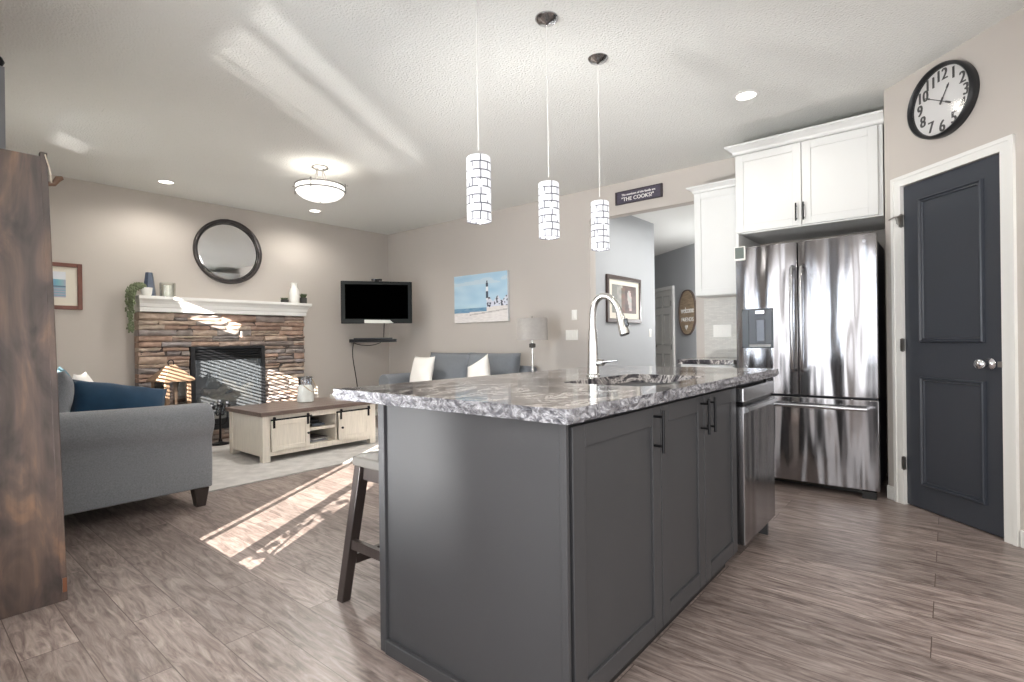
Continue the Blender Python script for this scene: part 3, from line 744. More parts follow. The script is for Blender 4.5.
t = thing('fridge_timer', 'small square white-framed grey timer stuck on the fridge corner', 'timer', (4.22, 1.232, 1.70))
bm = NB(); bx(bm, FX - 0.016, 1.192, 1.692, FX + 0.004, 1.272, 1.80); part('case', bm, WHITEP, t, bevel=0.006)
bm = NB(); bx(bm, FX - 0.018, 1.200, 1.706, FX - 0.0155, 1.264, 1.792); part('screen', bm, mat('lcd_grey', (98, 106, 100), 0.3), t)

# white cabinetry (faces look towards -X): build turned, local x = -Y
def crown(bm, x, y0, y1, z0, z1, out, xb, yb0, yb1):
    h = z1 - z0; r = []
    for f, e in ((0, 0.0), (0.12, 0.008), (0.2, 0.008), (0.35, 0.2 * out), (0.6, 0.55 * out), (0.78, 0.9 * out), (0.8, out), (1.0, out)):
        r.append((z0 + h * f, x - e, xb, y0 - (e if yb0 else 0), y1 + (e if yb1 else 0)))
    loft_rect(bm, r)
def shaker_x(par, y0, y1, z0, z1, x, hy=None, hz=None, m=CABW, fw=0.058, name='door'):
    bm = NB(); b = x + 0.02
    bx(bm, x, y0, z0, b, y0 + fw, z1); bx(bm, x, y1 - fw, z0, b, y1, z1); bx(bm, x, y0 + fw, z0, b, y1 - fw, z0 + fw); bx(bm, x, y0 + fw, z1 - fw, b, y1 - fw, z1)
    d = part(name, bm, m, par, bevel=0.002)
    bm = NB(); bx(bm, x + 0.009, y0 + fw - 0.002, z0 + fw - 0.002, b - 0.001, y1 - fw + 0.002, z1 - fw + 0.002); part('panel', bm, m, d)
    if hy is not None:
        bm = NB(); tube(bm, [(x - 0.03, hy, hz[0]), (x - 0.03, hy, hz[1])], 0.0055)
        for z in (hz[0] + 0.02, hz[1] - 0.02): tube(bm, [(x, hy, z), (x - 0.03, hy, z)], 0.0045, 8)
        part('handle', bm, BLACK, d, smooth=True, label='black bar handle')
    return d
t = thing('fridge_cabinet', 'wide white two-door cabinet with crown moulding above the refrigerator', 'cabinet', (4.73, 0.84, 1.935))
bm = NB(); bx(bm, 4.45, 0.345, 1.935, XW - 0.002, 1.325, 2.575); part('body', bm, CABW, t)
shaker_x(t, 0.372, 0.842, 1.945, 2.565, 4.43, 0.835 + 0.0 - 0.0 - 0.005 + 0.0, (1.975, 2.108))
shaker_x(t, 0.848, 1.318, 1.945, 2.565, 4.43, 0.880, (1.975, 2.108))
bm = NB(); crown(bm, 4.425, 0.335, 1.330, 2.568, 2.640, 0.055, XW - 0.002, False, True); part('crown_moulding', bm, CABW, t)
bm = NB(); bx(bm, 4.40, 1.292, 0.0, XW - 0.002, 1.312, 1.933); o = part('fridge_side_panel', bm, CABW); tag(o, 'tall narrow white panel standing left of the refrigerator', 'panel')
t = thing('wall_cabinet', 'narrow white wall cabinet between the hall opening and the fridge cabinet', 'cabinet', (4.87, 1.56, 1.48))
bm = NB(); bx(bm, 4.72, 1.345, 1.48, XW - 0.002, 1.765, 2.41); part('body', bm, CABW, t)
shaker_x(t, 1.35, 1.760, 1.485, 2.400, 4.70)
bm = NB(); crown(bm, 4.70, 1.345, 1.765, 2.402, 2.458, 0.05, XW - 0.002, False, True); part('crown_moulding', bm, CABW, t)
t = thing('base_cabinet', 'white base cabinet beside the fridge, its top drawer showing', 'cabinet', (4.7, 1.54, 0))
bm = NB(); bx(bm, 4.37, 1.325, 0.10, XW - 0.002, 1.765, 0.885); bx(bm, 4.43, 1.325, 0, XW - 0.002, 1.765, 0.10); part('body', bm, CABW, t)
bm = NB(); bx(bm, 4.35, 1.33, 0.72, 4.37, 1.76, 0.875); part('drawer_front', bm, CABW, t, bevel=0.003)
shaker_x(t, 1.33, 1.76, 0.11, 0.71, 4.35)
bm = NB(); bx(bm, 4.335, 1.322, 0.886, XW, 1.785, 0.925); o = part('countertop', bm, GRAN, bevel=0.004); tag(o, 'short dark granite worktop on the white base cabinet left of the fridge', 'countertop')
# tiled backsplash
TILE = mat('pale_backsplash_tile', (205, 202, 196), 0.25, bump=0.05, bscale=200)
def tile_material():
    m = bpy.data.materials.new('fine_mosaic_tile'); m.use_nodes = True; nt = m.node_tree; b = nt.nodes['Principled BSDF']
    tc = nt.nodes.new('ShaderNodeTexCoord'); mp = nt.nodes.new('ShaderNodeMapping'); mp.inputs['Rotation'].default_value = (PI / 2, 0, PI / 2)
    nt.links.new(tc.outputs['Object'], mp.inputs[0])
    br = nt.nodes.new('ShaderNodeTexBrick'); br.inputs['Scale'].default_value = 1; br.inputs['Brick Width'].default_value = 0.05; br.inputs['Row Height'].default_value = 0.012; br.inputs['Mortar Size'].default_value = 0.0008
    br.inputs['Color1'].default_value = lin((206, 203, 196)) + (1,); br.inputs['Color2'].default_value = lin((192, 189, 183)) + (1,); br.inputs['Mortar'].default_value = lin((178, 176, 170)) + (1,)
    sw = nt.nodes.new('ShaderNodeSeparateXYZ'); cb = nt.nodes.new('ShaderNodeCombineXYZ')
    nt.links.new(tc.outputs['Object'], sw.inputs[0]); nt.links.new(sw.outputs['Y'], cb.inputs['X']); nt.links.new(sw.outputs['Z'], cb.inputs['Y'])
    nt.links.new(cb.outputs[0], br.inputs['Vector']); nt.links.new(br.outputs['Color'], b.inputs['Base Color']); b.inputs['Roughness'].default_value = 0.3
    return m
bm = NB(); bx(bm, XW - 0.010, 1.312, 0.925, XW - 0.0005, 1.80, 1.48); struct('trim_1', bm, tile_material())
def plate(name, label, cat, mk, rockers, m=WHITEP):
    t = thing(name, label, cat, mk(0, 0, 0)); return t
def switch_x(label, x, y0, y1, z0, z1, n, kind='switch_plate', cat='light switch'):
    t = thing(kind, label, cat, (x, (y0 + y1) / 2, z0))
    bm = NB(); bx(bm, x - 0.006, y0, z0, x, y1, z1); part('plate', bm, WHITEP, t, bevel=0.003)
    wd = (y1 - y0) / n
    for i in range(n):
        c = y0 + wd * (i + .5)
        bm = NB(); bx(bm, x - 0.010, c - 0.016, (z0 + z1) / 2 - 0.033, x - 0.005, c + 0.016, (z0 + z1) / 2 + 0.033); part('rocker' if kind == 'switch_plate' else 'socket', bm, WHITEP, t, bevel=0.002)
    return t
switch_x('single white switch on the wall left of the hall opening, above the double plate', XW, 3.235, 3.307, 1.327, 1.443, 1)
switch_x('wide white triple switch plate on the wall beside the hall opening', XW, 3.228, 3.392, 1.100, 1.216, 3)
switch_x('wide white outlet plate on the tiled backsplash left of the fridge', XW - 0.010, 1.548, 1.715, 1.110, 1.225, 3, 'outlet_plate', 'outlet')
t = thing('switch_plate', 'white switch on the grey hall wall at the right of the framed print', 'light switch', (6.987, 3.27, 1.12))
bm = NB(); bx(bm, 6.952, 3.264, 1.13, 7.022, 3.27, 1.245); part('plate', bm, WHITEP, t, bevel=0.003)
bm = NB(); bx(bm, 6.971, 3.259, 1.155, 7.003, 3.265, 1.22); part('rocker', bm, WHITEP, t)

# ------------------------------------------------------------------ pantry door (local frame on the diagonal wall)
def pthing(name, label, cat, x=0, z=0):
    p = Matrix.Translation(PO) @ Matrix.Rotation(PR, 4, 'Z') @ Vector((x, 0, z))
    return thing(name, label, cat, tuple(p), PR)
t = bpy.data.objects.new('door_1', None); COL.objects.link(t); t.location = PO; t.rotation_euler = (0, 0, PR); t['kind'] = 'structure'
WM['door_1'] = Matrix.Translation(PO) @ Matrix.Rotation(PR, 4, 'Z')
bm = NB(); d = 0.318; zt = 2.07
bx(bm, -d, 0.012, 0.008, d, 0.05, zt); leaf = part('door_leaf', bm, DOORP, t, local=True)
def moulding(bm, x0, x1, z0, z1, y, wd=0.030, h=0.019):
    """a raised picture-frame moulding"""
    prof = [(0, 0), (0.15, h * 0.8), (0.35, h), (0.6, h * 0.45), (0.85, h * 0.55), (1.0, 0)]
    rings = []
    for f, hh in prof:
        e = wd * f; rings.append([bm.verts.new(p) for p in ((x0 + e, y - hh, z0 + e), (x1 - e, y - hh, z0 + e), (x1 - e, y - hh, z1 - e), (x0 + e, y - hh, z1 - e))])
    for a, b in zip(rings, rings[1:]):
        for k in range(4): bm.faces.new((a[k], a[(k + 1) % 4], b[(k + 1) % 4], b[k]))
for z0, z1 in ((1.055, 1.965), (0.155, 0.842)):
    bm = NB(); moulding(bm, -0.205, 0.212, z0, z1, 0.0125); part('panel_moulding', bm, DOORP, leaf, local=True)
bm = NB(); tw = 0.074; tz = 2.138
for a, b in ((-0.392, -0.320), (0.320, 0.392)):
    bx(bm, a, -0.012, 0, b, 0.0, tz); bx(bm, a if a < 0 else b - 0.022, -0.018, 0, a + 0.022 if a < 0 else b, -0.012, tz - 0.022)
    bx(bm, min(abs(a), abs(b)) * (-1 if a < 0 else 1), 0, 0, (min(abs(a), abs(b)) + 0.005) * (-1 if a < 0 else 1), 0.08, zt + 0.005)
bx(bm, -0.392, -0.0125, zt + 0.003, 0.392, 0.0, tz); bx(bm, -0.392, -0.018, tz - 0.022, 0.392, -0.0125, tz)
part('door_casing', bm, TRIM, t, local=True)
for z in (1.85, 1.04, 0.27):
    bm = NB(); lathe(bm, [(0.007, -0.045), (0.007, 0.045)], (-0.322, -0.006, z), 12); bx(bm, -0.332, -0.014, z - 0.04, -0.310, -0.0, z + 0.04); part('hinge', bm, NICKD, t, local=True, smooth=True)
bm = NB(); lathe(bm, [(0.001, 0.0), (0.034, 0.0), (0.033, -0.008), (0.016, -0.014), (0.0125, -0.035), (0.016, -0.045), (0.027, -0.052), (0.029, -0.066), (0.024, -0.078), (0.001, -0.082)], (0.238, 0.012, 0.94), 28, axis='Y')
part('knob', bm, CHROME, t, local=True, smooth='all')
bm = NB(); bx(bm, 0.300, -0.016, 0.925, 0.3215, -0.002, 0.955); part('strike_plate', bm, NICKD, t, local=True)
t = pthing('flip_lock', 'small metal flip latch screwed to the upper left of the pantry door casing', 'latch', -0.33, 1.87)
bm = NB(); tube(bm, [(-0.392, -0.030, 1.872), (-0.345, -0.032, 1.880), (-0.27, -0.030, 1.874)], 0.004, 8); tube(bm, [(-0.335, -0.014, 1.83), (-0.335, -0.032, 1.88)], 0.006, 8); bm2 = bm
bmesh.ops.transform(bm, matrix=Matrix.Translation(Vector((0.33, 0, -1.87))), verts=bm.verts); part('latch_arm', bm, NICKD, t, local=True, smooth=True)
bm = NB(); bx(bm, -0.346, -0.019, 1.835, -0.328, -0.012, 1.885); bmesh.ops.transform(bm, matrix=Matrix.Translation(Vector((0.33, 0, -1.87))), verts=bm.verts); part('plate', bm, NICKD, t, local=True)

# wall clock above the pantry door
ck = Vector((0.0, 0, 2.487)); CR = 0.212
t = pthing('wall_clock', 'large round black-rimmed clock with bold numerals above the pantry door', 'clock', ck.x, ck.z)
bm = NB(); lathe(bm, [(CR - 0.012, -0.002), (CR, -0.004), (CR + 0.003, -0.03), (CR, -0.055), (CR - 0.008, -0.060), (CR - 0.016, -0.055), (CR - 0.018, -0.022)], (0, 0, 0), 64, axis='Y', cap=False); part('rim', bm, mat('black_clock_rim', (26, 27, 30), 0.35), t, local=True, smooth=True, angle=60)
bm = NB(); lathe(bm, [(0.0005, -0.022), (CR - 0.016, -0.022), (CR - 0.012, -0.002)], (0, 0, 0), 64, axis='Y', cap=False); fc = part('dial', bm, mat('white_dial', (226, 224, 222), 0.5), t, local=True)
bm = NB()
for k in range(1, 13):
    a = PI / 2 - k * PI / 6; tb = text_bm(str(k), 0.086, 0.0004)
    bmesh.ops.scale(tb, vec=(0.92, 1, 1.12), verts=tb.verts)
    # thicken the numerals by an outline copy
    bmesh.ops.transform(tb, matrix=Matrix.Translation(Vector((0.150 * math.cos(a), -0.0232, 0.150 * math.sin(a)))), verts=tb.verts)
    for dx, dz in ((-0.0034, 0), (0, 0), (0.0034, 0)):
        c2 = tb.copy(); bmesh.ops.translate(c2, vec=(dx, dx * 0.02, dz), verts=c2.verts); merge(bm, c2)
    tb.free()
part('numerals', bm, mat('dark_numeral', (60, 58, 58), 0.6), fc, local=True)
def hand(name, ang, ln, tail, wd):
    bm = NB(); a = PI / 2 - ang
    bx(bm, -tail, -0.028, -wd, ln, -0.0265, wd); taper(bm, (0, 0, 0), (0.0001, 0.0001), (0, 0, 0.0001), (0.0001, 0.0001)) if False else None
    bx(bm, -tail - 0.02, -0.0281, -wd * 2.2, -tail + 0.02, -0.0264, wd * 2.2); bx(bm, ln * 0.72, -0.0281, -wd * 2, ln * 0.92, -0.0264, wd * 2)
    bmesh.ops.rotate(bm, verts=bm.verts, cent=(0, 0, 0), matrix=Matrix.Rotation(-a, 3, 'Y')); part(name, bm, mat('dark_numeral'), fc, local=True)
hand('minute_hand', math.radians(-60 + 352 - 352), 0.125, 0.05, 0.0024); hand('hour_hand', math.radians(30), 0.098, 0.0, 0.003)
bm = NB(); lathe(bm, [(0.0005, -0.050), (CR * 0.5, -0.049), (CR - 0.014, -0.044)], (0, 0, 0), 48, axis='Y', cap=False); part('cover_glass', bm, glass('clock_glass', (1, 1, 1), 0.6, 0.04, 0.12), t, local=True, smooth='all')

# ------------------------------------------------------------------ hall: print, door, oval sign, slogan board
t = thing('framed_print', 'dark framed figure print with pale mat on the grey hall wall', 'picture', (6.2075, 3.27, 1.316))
def frame_xz(par, x0, x1, z0, z1, y, wd, th, m, local=False):
    bm = NB(); bx(bm, x0, y - th, z0, x0 + wd, y, z1); bx(bm, x1 - wd, y - th, z0, x1, y, z1); bx(bm, x0 + wd, y - th, z0, x1 - wd, y, z0 + wd); bx(bm, x0 + wd, y - th, z1 - wd, x1 - wd, y, z1)
    return part('frame', bm, m, par, bevel=0.004, local=local)
frame_xz(t, 5.745, 6.67, 1.318, 1.915, 3.27, 0.05, 0.03, mat('walnut_frame', (70, 56, 50), 0.4))
bm = NB(); bx(bm, 5.79, 3.256, 1.36, 6.625, 3.266, 1.875); part('mat_board', bm, mat('cream_mat', (222, 216, 202), 0.8), t)
def fig(u, v):
    n_ = noise.noise(Vector((u * 6, v * 6, 2)))
    c = (150 + 30 * n_, 148 + 26 * n_, 142 + 20 * n_)
    if u > 0.42: c = (96 + 20 * n_, 80 + 16 * n_, 76 + 14 * n_)
    if abs(u - 0.45) < 0.07 and v < 0.9: c = (112 + 24 * n_, 92, 82)
    if abs(u - 0.72 + 0.08 * (v - .5)) < 0.09 * (1 - abs(v - 0.5) * 1.2) and 0.1 < v < 0.85: c = (170 + 30 * n_, 164, 158)
    if u < 0.2: c = (132, 132, 126)
    return tuple(max(0, min(255, q)) for q in c)
art('print', 0.66, 0.36, 40, 30, fig, t, off=(0.0, -0.0155, 0.305))
# panelled hall door
def hpart(name, bm, m, par, **k): return part(name, hallw(bm), m, par, **k)
t = bpy.data.objects.new('door_2', None); COL.objects.link(t); t['kind'] = 'structure'; t.location = (9.7, 4.2, 0); WM['door_2'] = Matrix.Translation(Vector((9.7, 4.2, 0)))
hx0, hx1 = -1.36, -0.70
bm = NB(); bx(bm, hx0, -0.030, 0.01, hx1, -0.0005, 2.03)
lf = hpart('door_leaf', bm, mat('hall_door_paint', (206, 204, 198), 0.45), t, bevel=0.002)
bm = NB(); wd = (hx1 - hx0)
for a, b in ((0.09, 0.46), (0.54, 0.91)):
    for z0, z1 in ((0.22, 0.82), (0.98, 1.58), (1.70, 1.93)): moulding(bm, hx0 + wd * a, hx0 + wd * b, z0, z1, -0.030, 0.03, 0.010)
hpart('panel_moulding', bm, mat('hall_door_moulding', (178, 176, 171), 0.5), lf)
bm = NB(); bx(bm, hx0 - 0.07, -0.04, 0, hx0, 0, 2.10); bx(bm, hx1, -0.04, 0, hx1 + 0.065, 0, 2.10); bx(bm, hx0, -0.04, 2.035, hx1, 0, 2.10); hpart('door_casing', bm, TRIM, t)
bm = NB(); lathe(bm, [(0.03, 0), (0.03, -0.01), (0.012, -0.015), (0.012, -0.045), (0.026, -0.05), (0.028, -0.07), (0.002, -0.08)], (hx0 + 0.07, -0.03, 0.97), 16, axis='Y'); hpart('knob', bm, NICKD, t, smooth=True)
for z in (1.77, 0.95, 0.3):
    bm = NB(); bx(bm, hx1 - 0.012, -0.045, z - 0.05, hx1 + 0.01, -0.03, z + 0.05); hpart('hinge', bm, NICKD, t)
hp = Vector((9.236, 3.587, 1.57)); 
t = thing('oval_sign', 'tall oval wooden sign with white lettering on the far hall wall', 'sign', tuple(hp), HR)
def oval(a, b, n=48, x0=0, z0=0): return [(x0 + a * math.copysign(abs(math.cos(2 * PI * k / n)) ** 0.85, math.cos(2 * PI * k / n)), z0 + b * math.sin(2 * PI * k / n)) for k in range(n)]
def swoodm():
    return mat('pale_sign_wood', (158, 138, 114), 0.7, var=0.3, vscale=6, stretch=(1, 1, 9))
OA, OB = 0.275, 0.405
bm = NB(); prism(bm, oval(OA - 0.01, OB - 0.01), 'Y', -0.020, -0.002); part('board', bm, swoodm(), t, local=True)
bm = NB(); A = [bm.verts.new((p[0], y, p[1])) for y in (-0.002, -0.035) for p in oval(OA, OB)]; B = [bm.verts.new((p[0], y, p[1])) for y in (-0.002, -0.035) for p in oval(OA - 0.018, OB - 0.018)]
nn_ = 48
for k in range(nn_):
    k2 = (k + 1) % nn_
    bm.faces.new((A[k], A[k2], A[nn_ + k2], A[nn_ + k])); bm.faces.new((B[k], B[k2], B[nn_ + k2], B[nn_ + k])); bm.faces.new((A[nn_ + k], A[nn_ + k2], B[nn_ + k2], B[nn_ + k]))
part('rim', bm, mat('dark_sign_rim', (92, 78, 70), 0.6), t, local=True)
bm = NB()
for s, sz, z in (('welcome', 0.125, 0.03), ('FRIENDS', 0.105, -0.13)):
    tb = text_bm(s, sz, 0.002); bmesh.ops.translate(tb, vec=(0, -0.023, z), verts=tb.verts)
    if s[0] == 'w': bmesh.ops.scale(tb, vec=(0.9, 1, 1.2), verts=tb.verts)
    bm = NB(); c2 = tb.copy(); bmesh.ops.translate(c2, vec=(0.004, 0.0002, 0), verts=c2.verts); merge(bm, tb); merge(bm, c2)
    part('lettering', bm, WHITEF, t, local=True)
bm = NB(); hv = []
for k in range(32):
    a = 2 * PI * k / 32; hv.append((0.0028 * 16 * math.sin(a) ** 3 - 0.03, -0.265 + 0.0032 * (13 * math.cos(a) - 5 * math.cos(2 * a) - 2 * math.cos(3 * a) - math.cos(4 * a))))
prism(bm, hv, 'Y', -0.026, -0.021); part('heart', bm, WHITEF, t, local=True)
# slogan board above the opening
sgc = (2.4625, 2.5945)
t = thing('slogan_sign', 'small dark wooden plaque with white slogan above the hall opening', 'sign', (XW, sgc[0], sgc[1]), -PI / 2)
SGM = mat('dark_plaque_wood', (74, 68, 82), 0.6, var=0.25, vscale=14, stretch=(1, 1, 8))
bm = NB(); bx(bm, -0.262, -0.018, -0.067, 0.262, -0.002, 0.067); part('board', bm, SGM, t, local=True, bevel=0.002)
bm = NB(); 
for s in (-1, 1): bx(bm, s * 0.262 - 0.018 if s > 0 else -0.262, -0.024, -0.068, s * 0.262 if s > 0 else -0.244, -0.018, 0.068)
bx(bm, -0.262, -0.024, 0.060, 0.262, -0.018, 0.068); bx(bm, -0.262, -0.024, -0.068, 0.262, -0.018, -0.060); part('frame', bm, mat('plaque_frame', (58, 50, 54), 0.5), t, local=True)
bm = NB()
for s, sz, x, z in (('The members of this family are', 0.030, 0.0, 0.026), ('"THE COOKS!"', 0.056, -0.01, -0.022)):
    tb = text_bm(s, sz, 0.0008); bmesh.ops.translate(tb, vec=(x, -0.0195, z), verts=tb.verts)
    bm = NB(); c2 = tb.copy(); bmesh.ops.translate(c2, vec=(0.0016, 0.0002, 0), verts=c2.verts); merge(bm, tb); merge(bm, c2)
    part('lettering', bm, WHITEF, t, local=True)

# ------------------------------------------------------------------ fireplace
FY = 6.50; SXa, SXb = 1.725, 3.562; STZ = 1.452; BX0, BX1, BZ0, BZ1 = 2.205, 3.028, 0.125, 1.078
t = thing('fireplace', 'stacked ledgestone gas fireplace surround under the white mantel', 'fireplace', (2.64, 6.6, 0))
bm = NB(); rnd = random.Random(11); fcol = []
palette = [(168, 146, 132), (184, 162, 144), (156, 138, 128), (146, 142, 142), (134, 131, 134), (192, 172, 154), (164, 134, 118), (124, 116, 113), (198, 182, 166), (152, 147, 143), (172, 142, 124)]
def stone(x0, x1, z0, z1, yf, yb, col):
    nx = max(3, int((x1 - x0) / 0.03)); nz = 4; V = {}
    sd = rnd.random() * 50
    for i in range(nx + 1):
        for j in range(nz + 1):
            u = i / nx; v = j / nz
            e = min(u * nx / 1.6, (1 - u) * nx / 1.6, v * 3.2, (1 - v) * 3.2, 1)
            x = x0 + (x1 - x0) * u; z = z0 + (z1 - z0) * v
            dz = 0.010 * noise.noise(Vector((x * 9, sd, z * 3)))
            d = 0.024 * (1 - e) - 0.022 * noise.noise(Vector((x * 14 + sd, z * 30, sd))) - 0.010 * noise.noise(Vector((x * 40, z * 60, sd)))
            V[i, j] = bm.verts.new((x, yf + d, z + dz * (v - 0.0 if 0 < v < 1 else 0.35)))
    def F_(vs):
        bm.faces.new(vs); fcol.append(col)
    for i in range(nx):
        for j in range(nz): F_((V[i, j], V[i + 1, j], V[i + 1, j + 1], V[i, j + 1]))
    Bk = {}
    for i in range(nx + 1):
        for j in (0, nz): Bk[i, j] = bm.verts.new((V[i, j].co.x, yb, V[i, j].co.z))
    for j in range(nz + 1):
        for i in (0, nx):
            if (i, j) not in Bk: Bk[i, j] = bm.verts.new((V[i, j].co.x, yb, V[i, j].co.z))
    for i in range(nx):
        F_((V[i, 0], V[i + 1, 0], Bk[i + 1, 0], Bk[i, 0])); F_((V[i, nz], V[i + 1, nz], Bk[i + 1, nz], Bk[i, nz]))
    for j in range(nz):
        F_((V[0, j], V[0, j + 1], Bk[0, j + 1], Bk[0, j])); F_((V[nx, j], V[nx, j + 1], Bk[nx, j + 1], Bk[nx, j]))
z = 0.0
while z < STZ - 0.02:
    h = rnd.uniform(0.038, 0.082)
    if z < BZ0 and z + h > BZ0 - 0.02: h = BZ0 - z
    if z < BZ1 and z + h > BZ1 - 0.02: h = max(0.03, BZ1 - z)
    if z + h > STZ - 0.03: h = STZ - z
    segs = [(SXa, SXb)] if not (z + 0.001 >= BZ0 and z + h <= BZ1 + 0.005) else [(SXa, BX0 - 0.004), (BX1 + 0.006, SXb)]
    for a, b in segs:
        x = a
        while x < b - 0.01:
            L = rnd.uniform(0.12, 0.42)
            if x + L > b - 0.08: L = b - x
            c = lin(rnd.choice(palette)); k = rnd.uniform(0.85, 1.12); c = tuple(min(1, q * k) for q in c)
            if h > 0.055 and rnd.random() < 0.35:
                zz = z + h * rnd.uniform(0.4, 0.6); c2 = lin(rnd.choice(palette))
                stone(x + .001, x + L - .001, z, zz - .002, FY + rnd.uniform(-0.015, 0.02), FY + 0.17, c); stone(x + .001, x + L - .001, zz, z + h - .003, FY + rnd.uniform(-0.015, 0.02), FY + 0.17, c2)
            else: stone(x + .001, x + L - .001, z, z + h - .003, FY + rnd.uniform(-0.02, 0.02), FY + 0.17, c)
            x += L
    z += h
W = WM[t.name]; bmesh.ops.recalc_face_normals(bm, faces=bm.faces); bmesh.ops.transform(bm, matrix=W.inverted(), verts=bm.verts)
mean_ = lin((158, 142, 132)); fcol = [tuple(a * 0.66 + b * 0.34 for a, b in zip(c, mean_)) for c in fcol]
me = bpy.data.meshes.new('stonework'); bm.to_mesh(me); bm.free()
ca = me.color_attributes.new('tint', 'FLOAT_COLOR', 'CORNER')
for p in me.polygons:
    for li in p.loop_indices: ca.data[li].color = fcol[p.index] + (1,)
    p.use_smooth = True
me.set_sharp_from_angle(angle=math.radians(50))
me.materials.append(attr_mat('ledgestone', 0.85, 0.22, 14, 0.5, spec=0.2))
o = bpy.data.objects.new('stonework', me); COL.objects.link(o); o.parent = t
bm = NB(); bx(bm, SXa + 0.02, FY + 0.035, 0, BX0 - 0.02, YW - 0.003, STZ); bx(bm, BX1 + 0.02, FY + 0.035, 0, SXb - 0.01, YW - 0.003, STZ); bx(bm, BX0 - 0.02, FY + 0.035, BZ1 + 0.02, BX1 + 0.02, YW - 0.003, STZ)
part('mortar_core', bm, mat('dark_mortar', (84, 76, 72), 0.9), t)
FB = mat('black_firebox', (34, 35, 38), 0.45, 0.2)
bm = NB(); y = FY - 0.012; bx(bm, BX0, y, BZ0, BX0 + 0.045, y + 0.03, BZ1); bx(bm, BX1 - 0.045, y, BZ0, BX1, y + 0.03, BZ1); bx(bm, BX0 + 0.045, y, BZ0, BX1 - 0.045, y + 0.03, BZ0 + 0.12); bx(bm, BX0 + 0.045, y, BZ1 - 0.025, BX1 - 0.045, y + 0.03, BZ1)
bx(bm, BX0, y + 0.03, BZ0, BX0 + 0.01, YW - 0.01, BZ1); bx(bm, BX1 - 0.01, y + 0.03, BZ0, BX1, YW - 0.01, BZ1); bx(bm, BX0, YW - 0.012, BZ0, BX1, YW - 0.002, BZ1); bx(bm, BX0, y + 0.03, BZ1 - 0.01, BX1, YW - 0.01, BZ1); bx(bm, BX0, y + 0.03, BZ0, BX1, YW - 0.01, BZ0 + 0.12)
part('firebox', bm, FB, t, bevel=0.002)
bm = NB()
for k in range(4): bx(bm, BX0 + 0.045, y + 0.002, BZ1 - 0.055 - k * 0.030, BX1 - 0.045, y + 0.024, BZ1 - 0.040 - k * 0.030, rot=Matrix.Rotation(0.5, 3, 'X'))
part('louvre', bm, FB, t)
bm = NB(); bx(bm, BX0 + 0.045, y + 0.026, BZ0 + 0.12, BX1 - 0.045, y + 0.029, BZ1 - 0.15); part('glass_door', bm, FGLASS, t)
LOG = mat('pale_ceramic_log', (206, 184, 156), 0.9, var=0.35, vscale=22, bump=0.8, bscale=30)
for (a, b, r) in (((2.32, 6.60, 0.30), (2.90, 6.60, 0.32), 0.045), ((2.42, 6.57, 0.36), (2.72, 6.63, 0.46), 0.036), ((2.84, 6.57, 0.36), (2.58, 6.63, 0.50), 0.034), ((2.36, 6.60, 0.42), (2.54, 6.62, 0.36), 0.032), ((2.70, 6.58, 0.38), (2.92, 6.60, 0.44), 0.030)):
    bm = NB(); A_ = Vector(a) + Vector((0, 0, 0.13)); B_ = Vector(b) + Vector((0, 0, 0.17)); r *= 1.25; tube(bm, [A_.lerp(B_, k / 6) + Vector((0, 0, 0.008 * math.sin(k * 2))) for k in range(7)], [r * (1 + 0.12 * math.sin(k * 3)) for k in range(7)], 10); part('ceramic_log', bm, LOG, t, smooth=True)
bm = NB(); rr = random.Random(3)
for k in range(60):
    x = rr.uniform(2.28, 2.95); yy = rr.uniform(6.535, 6.64); s = rr.uniform(0.012, 0.03); bx(bm, x - s, yy - s, 0.245, x + s, yy + s, 0.245 + s * 1.6, rot=Matrix.Rotation(rr.uniform(0, 3), 3, 'Z'))
o = part('embers', bm, mat('ember_grey', (150, 146, 140), 0.9), t); o['kind'] = 'stuff'
o = None
bm = NB(); loft_rect(bm, [(1.455, 1.722, 3.560, 6.455, YW - 0.001), (1.50, 1.722, 3.560, 6.455, YW - 0.001), (1.505, 1.718, 3.566, 6.447, YW - 0.001), (1.54, 1.714, 3.572, 6.438, YW - 0.001), (1.565, 1.708, 3.585, 6.418, YW - 0.001), (1.582, 1.700, 3.598, 6.396, YW - 0.001), (1.590, 1.697, 3.602, 6.390, YW - 0.001), (1.618, 1.697, 3.602, 6.390, YW - 0.001)])
o = part('mantel_shelf', bm, TRIM, smooth=False, bevel=0.002); tag(o, 'long white moulded mantel shelf above the stone fireplace', 'mantel')
MZ = 1.619
# mirror
t = thing('round_mirror', 'large round mirror with a deep dark frame above the mantel', 'mirror', (2.685, YW, 2.212))
MR = 0.385
bm = NB(); lathe(bm, [(MR, -0.002), (MR, -0.055), (MR - 0.012, -0.062), (MR - 0.035, -0.055), (MR - 0.045, -0.025)], (0, 0, 0), 72, axis='Y', cap=False); part('frame', bm, mat('bronze_mirror_frame', (74, 70, 70), 0.25, 0.6), t, local=True, smooth=True, angle=60)
bm = NB(); lathe(bm, [(0.0005, -0.0205), (MR - 0.06, -0.0205), (MR - 0.046, -0.016), (MR - 0.044, -0.002), (0.0005, -0.0015)], (0, 0, 0), 72, axis='Y', cap=False); part('mirror_glass', bm, mat('mirror_silver', (240, 240, 240), 0.01, 1.0), t, local=True)
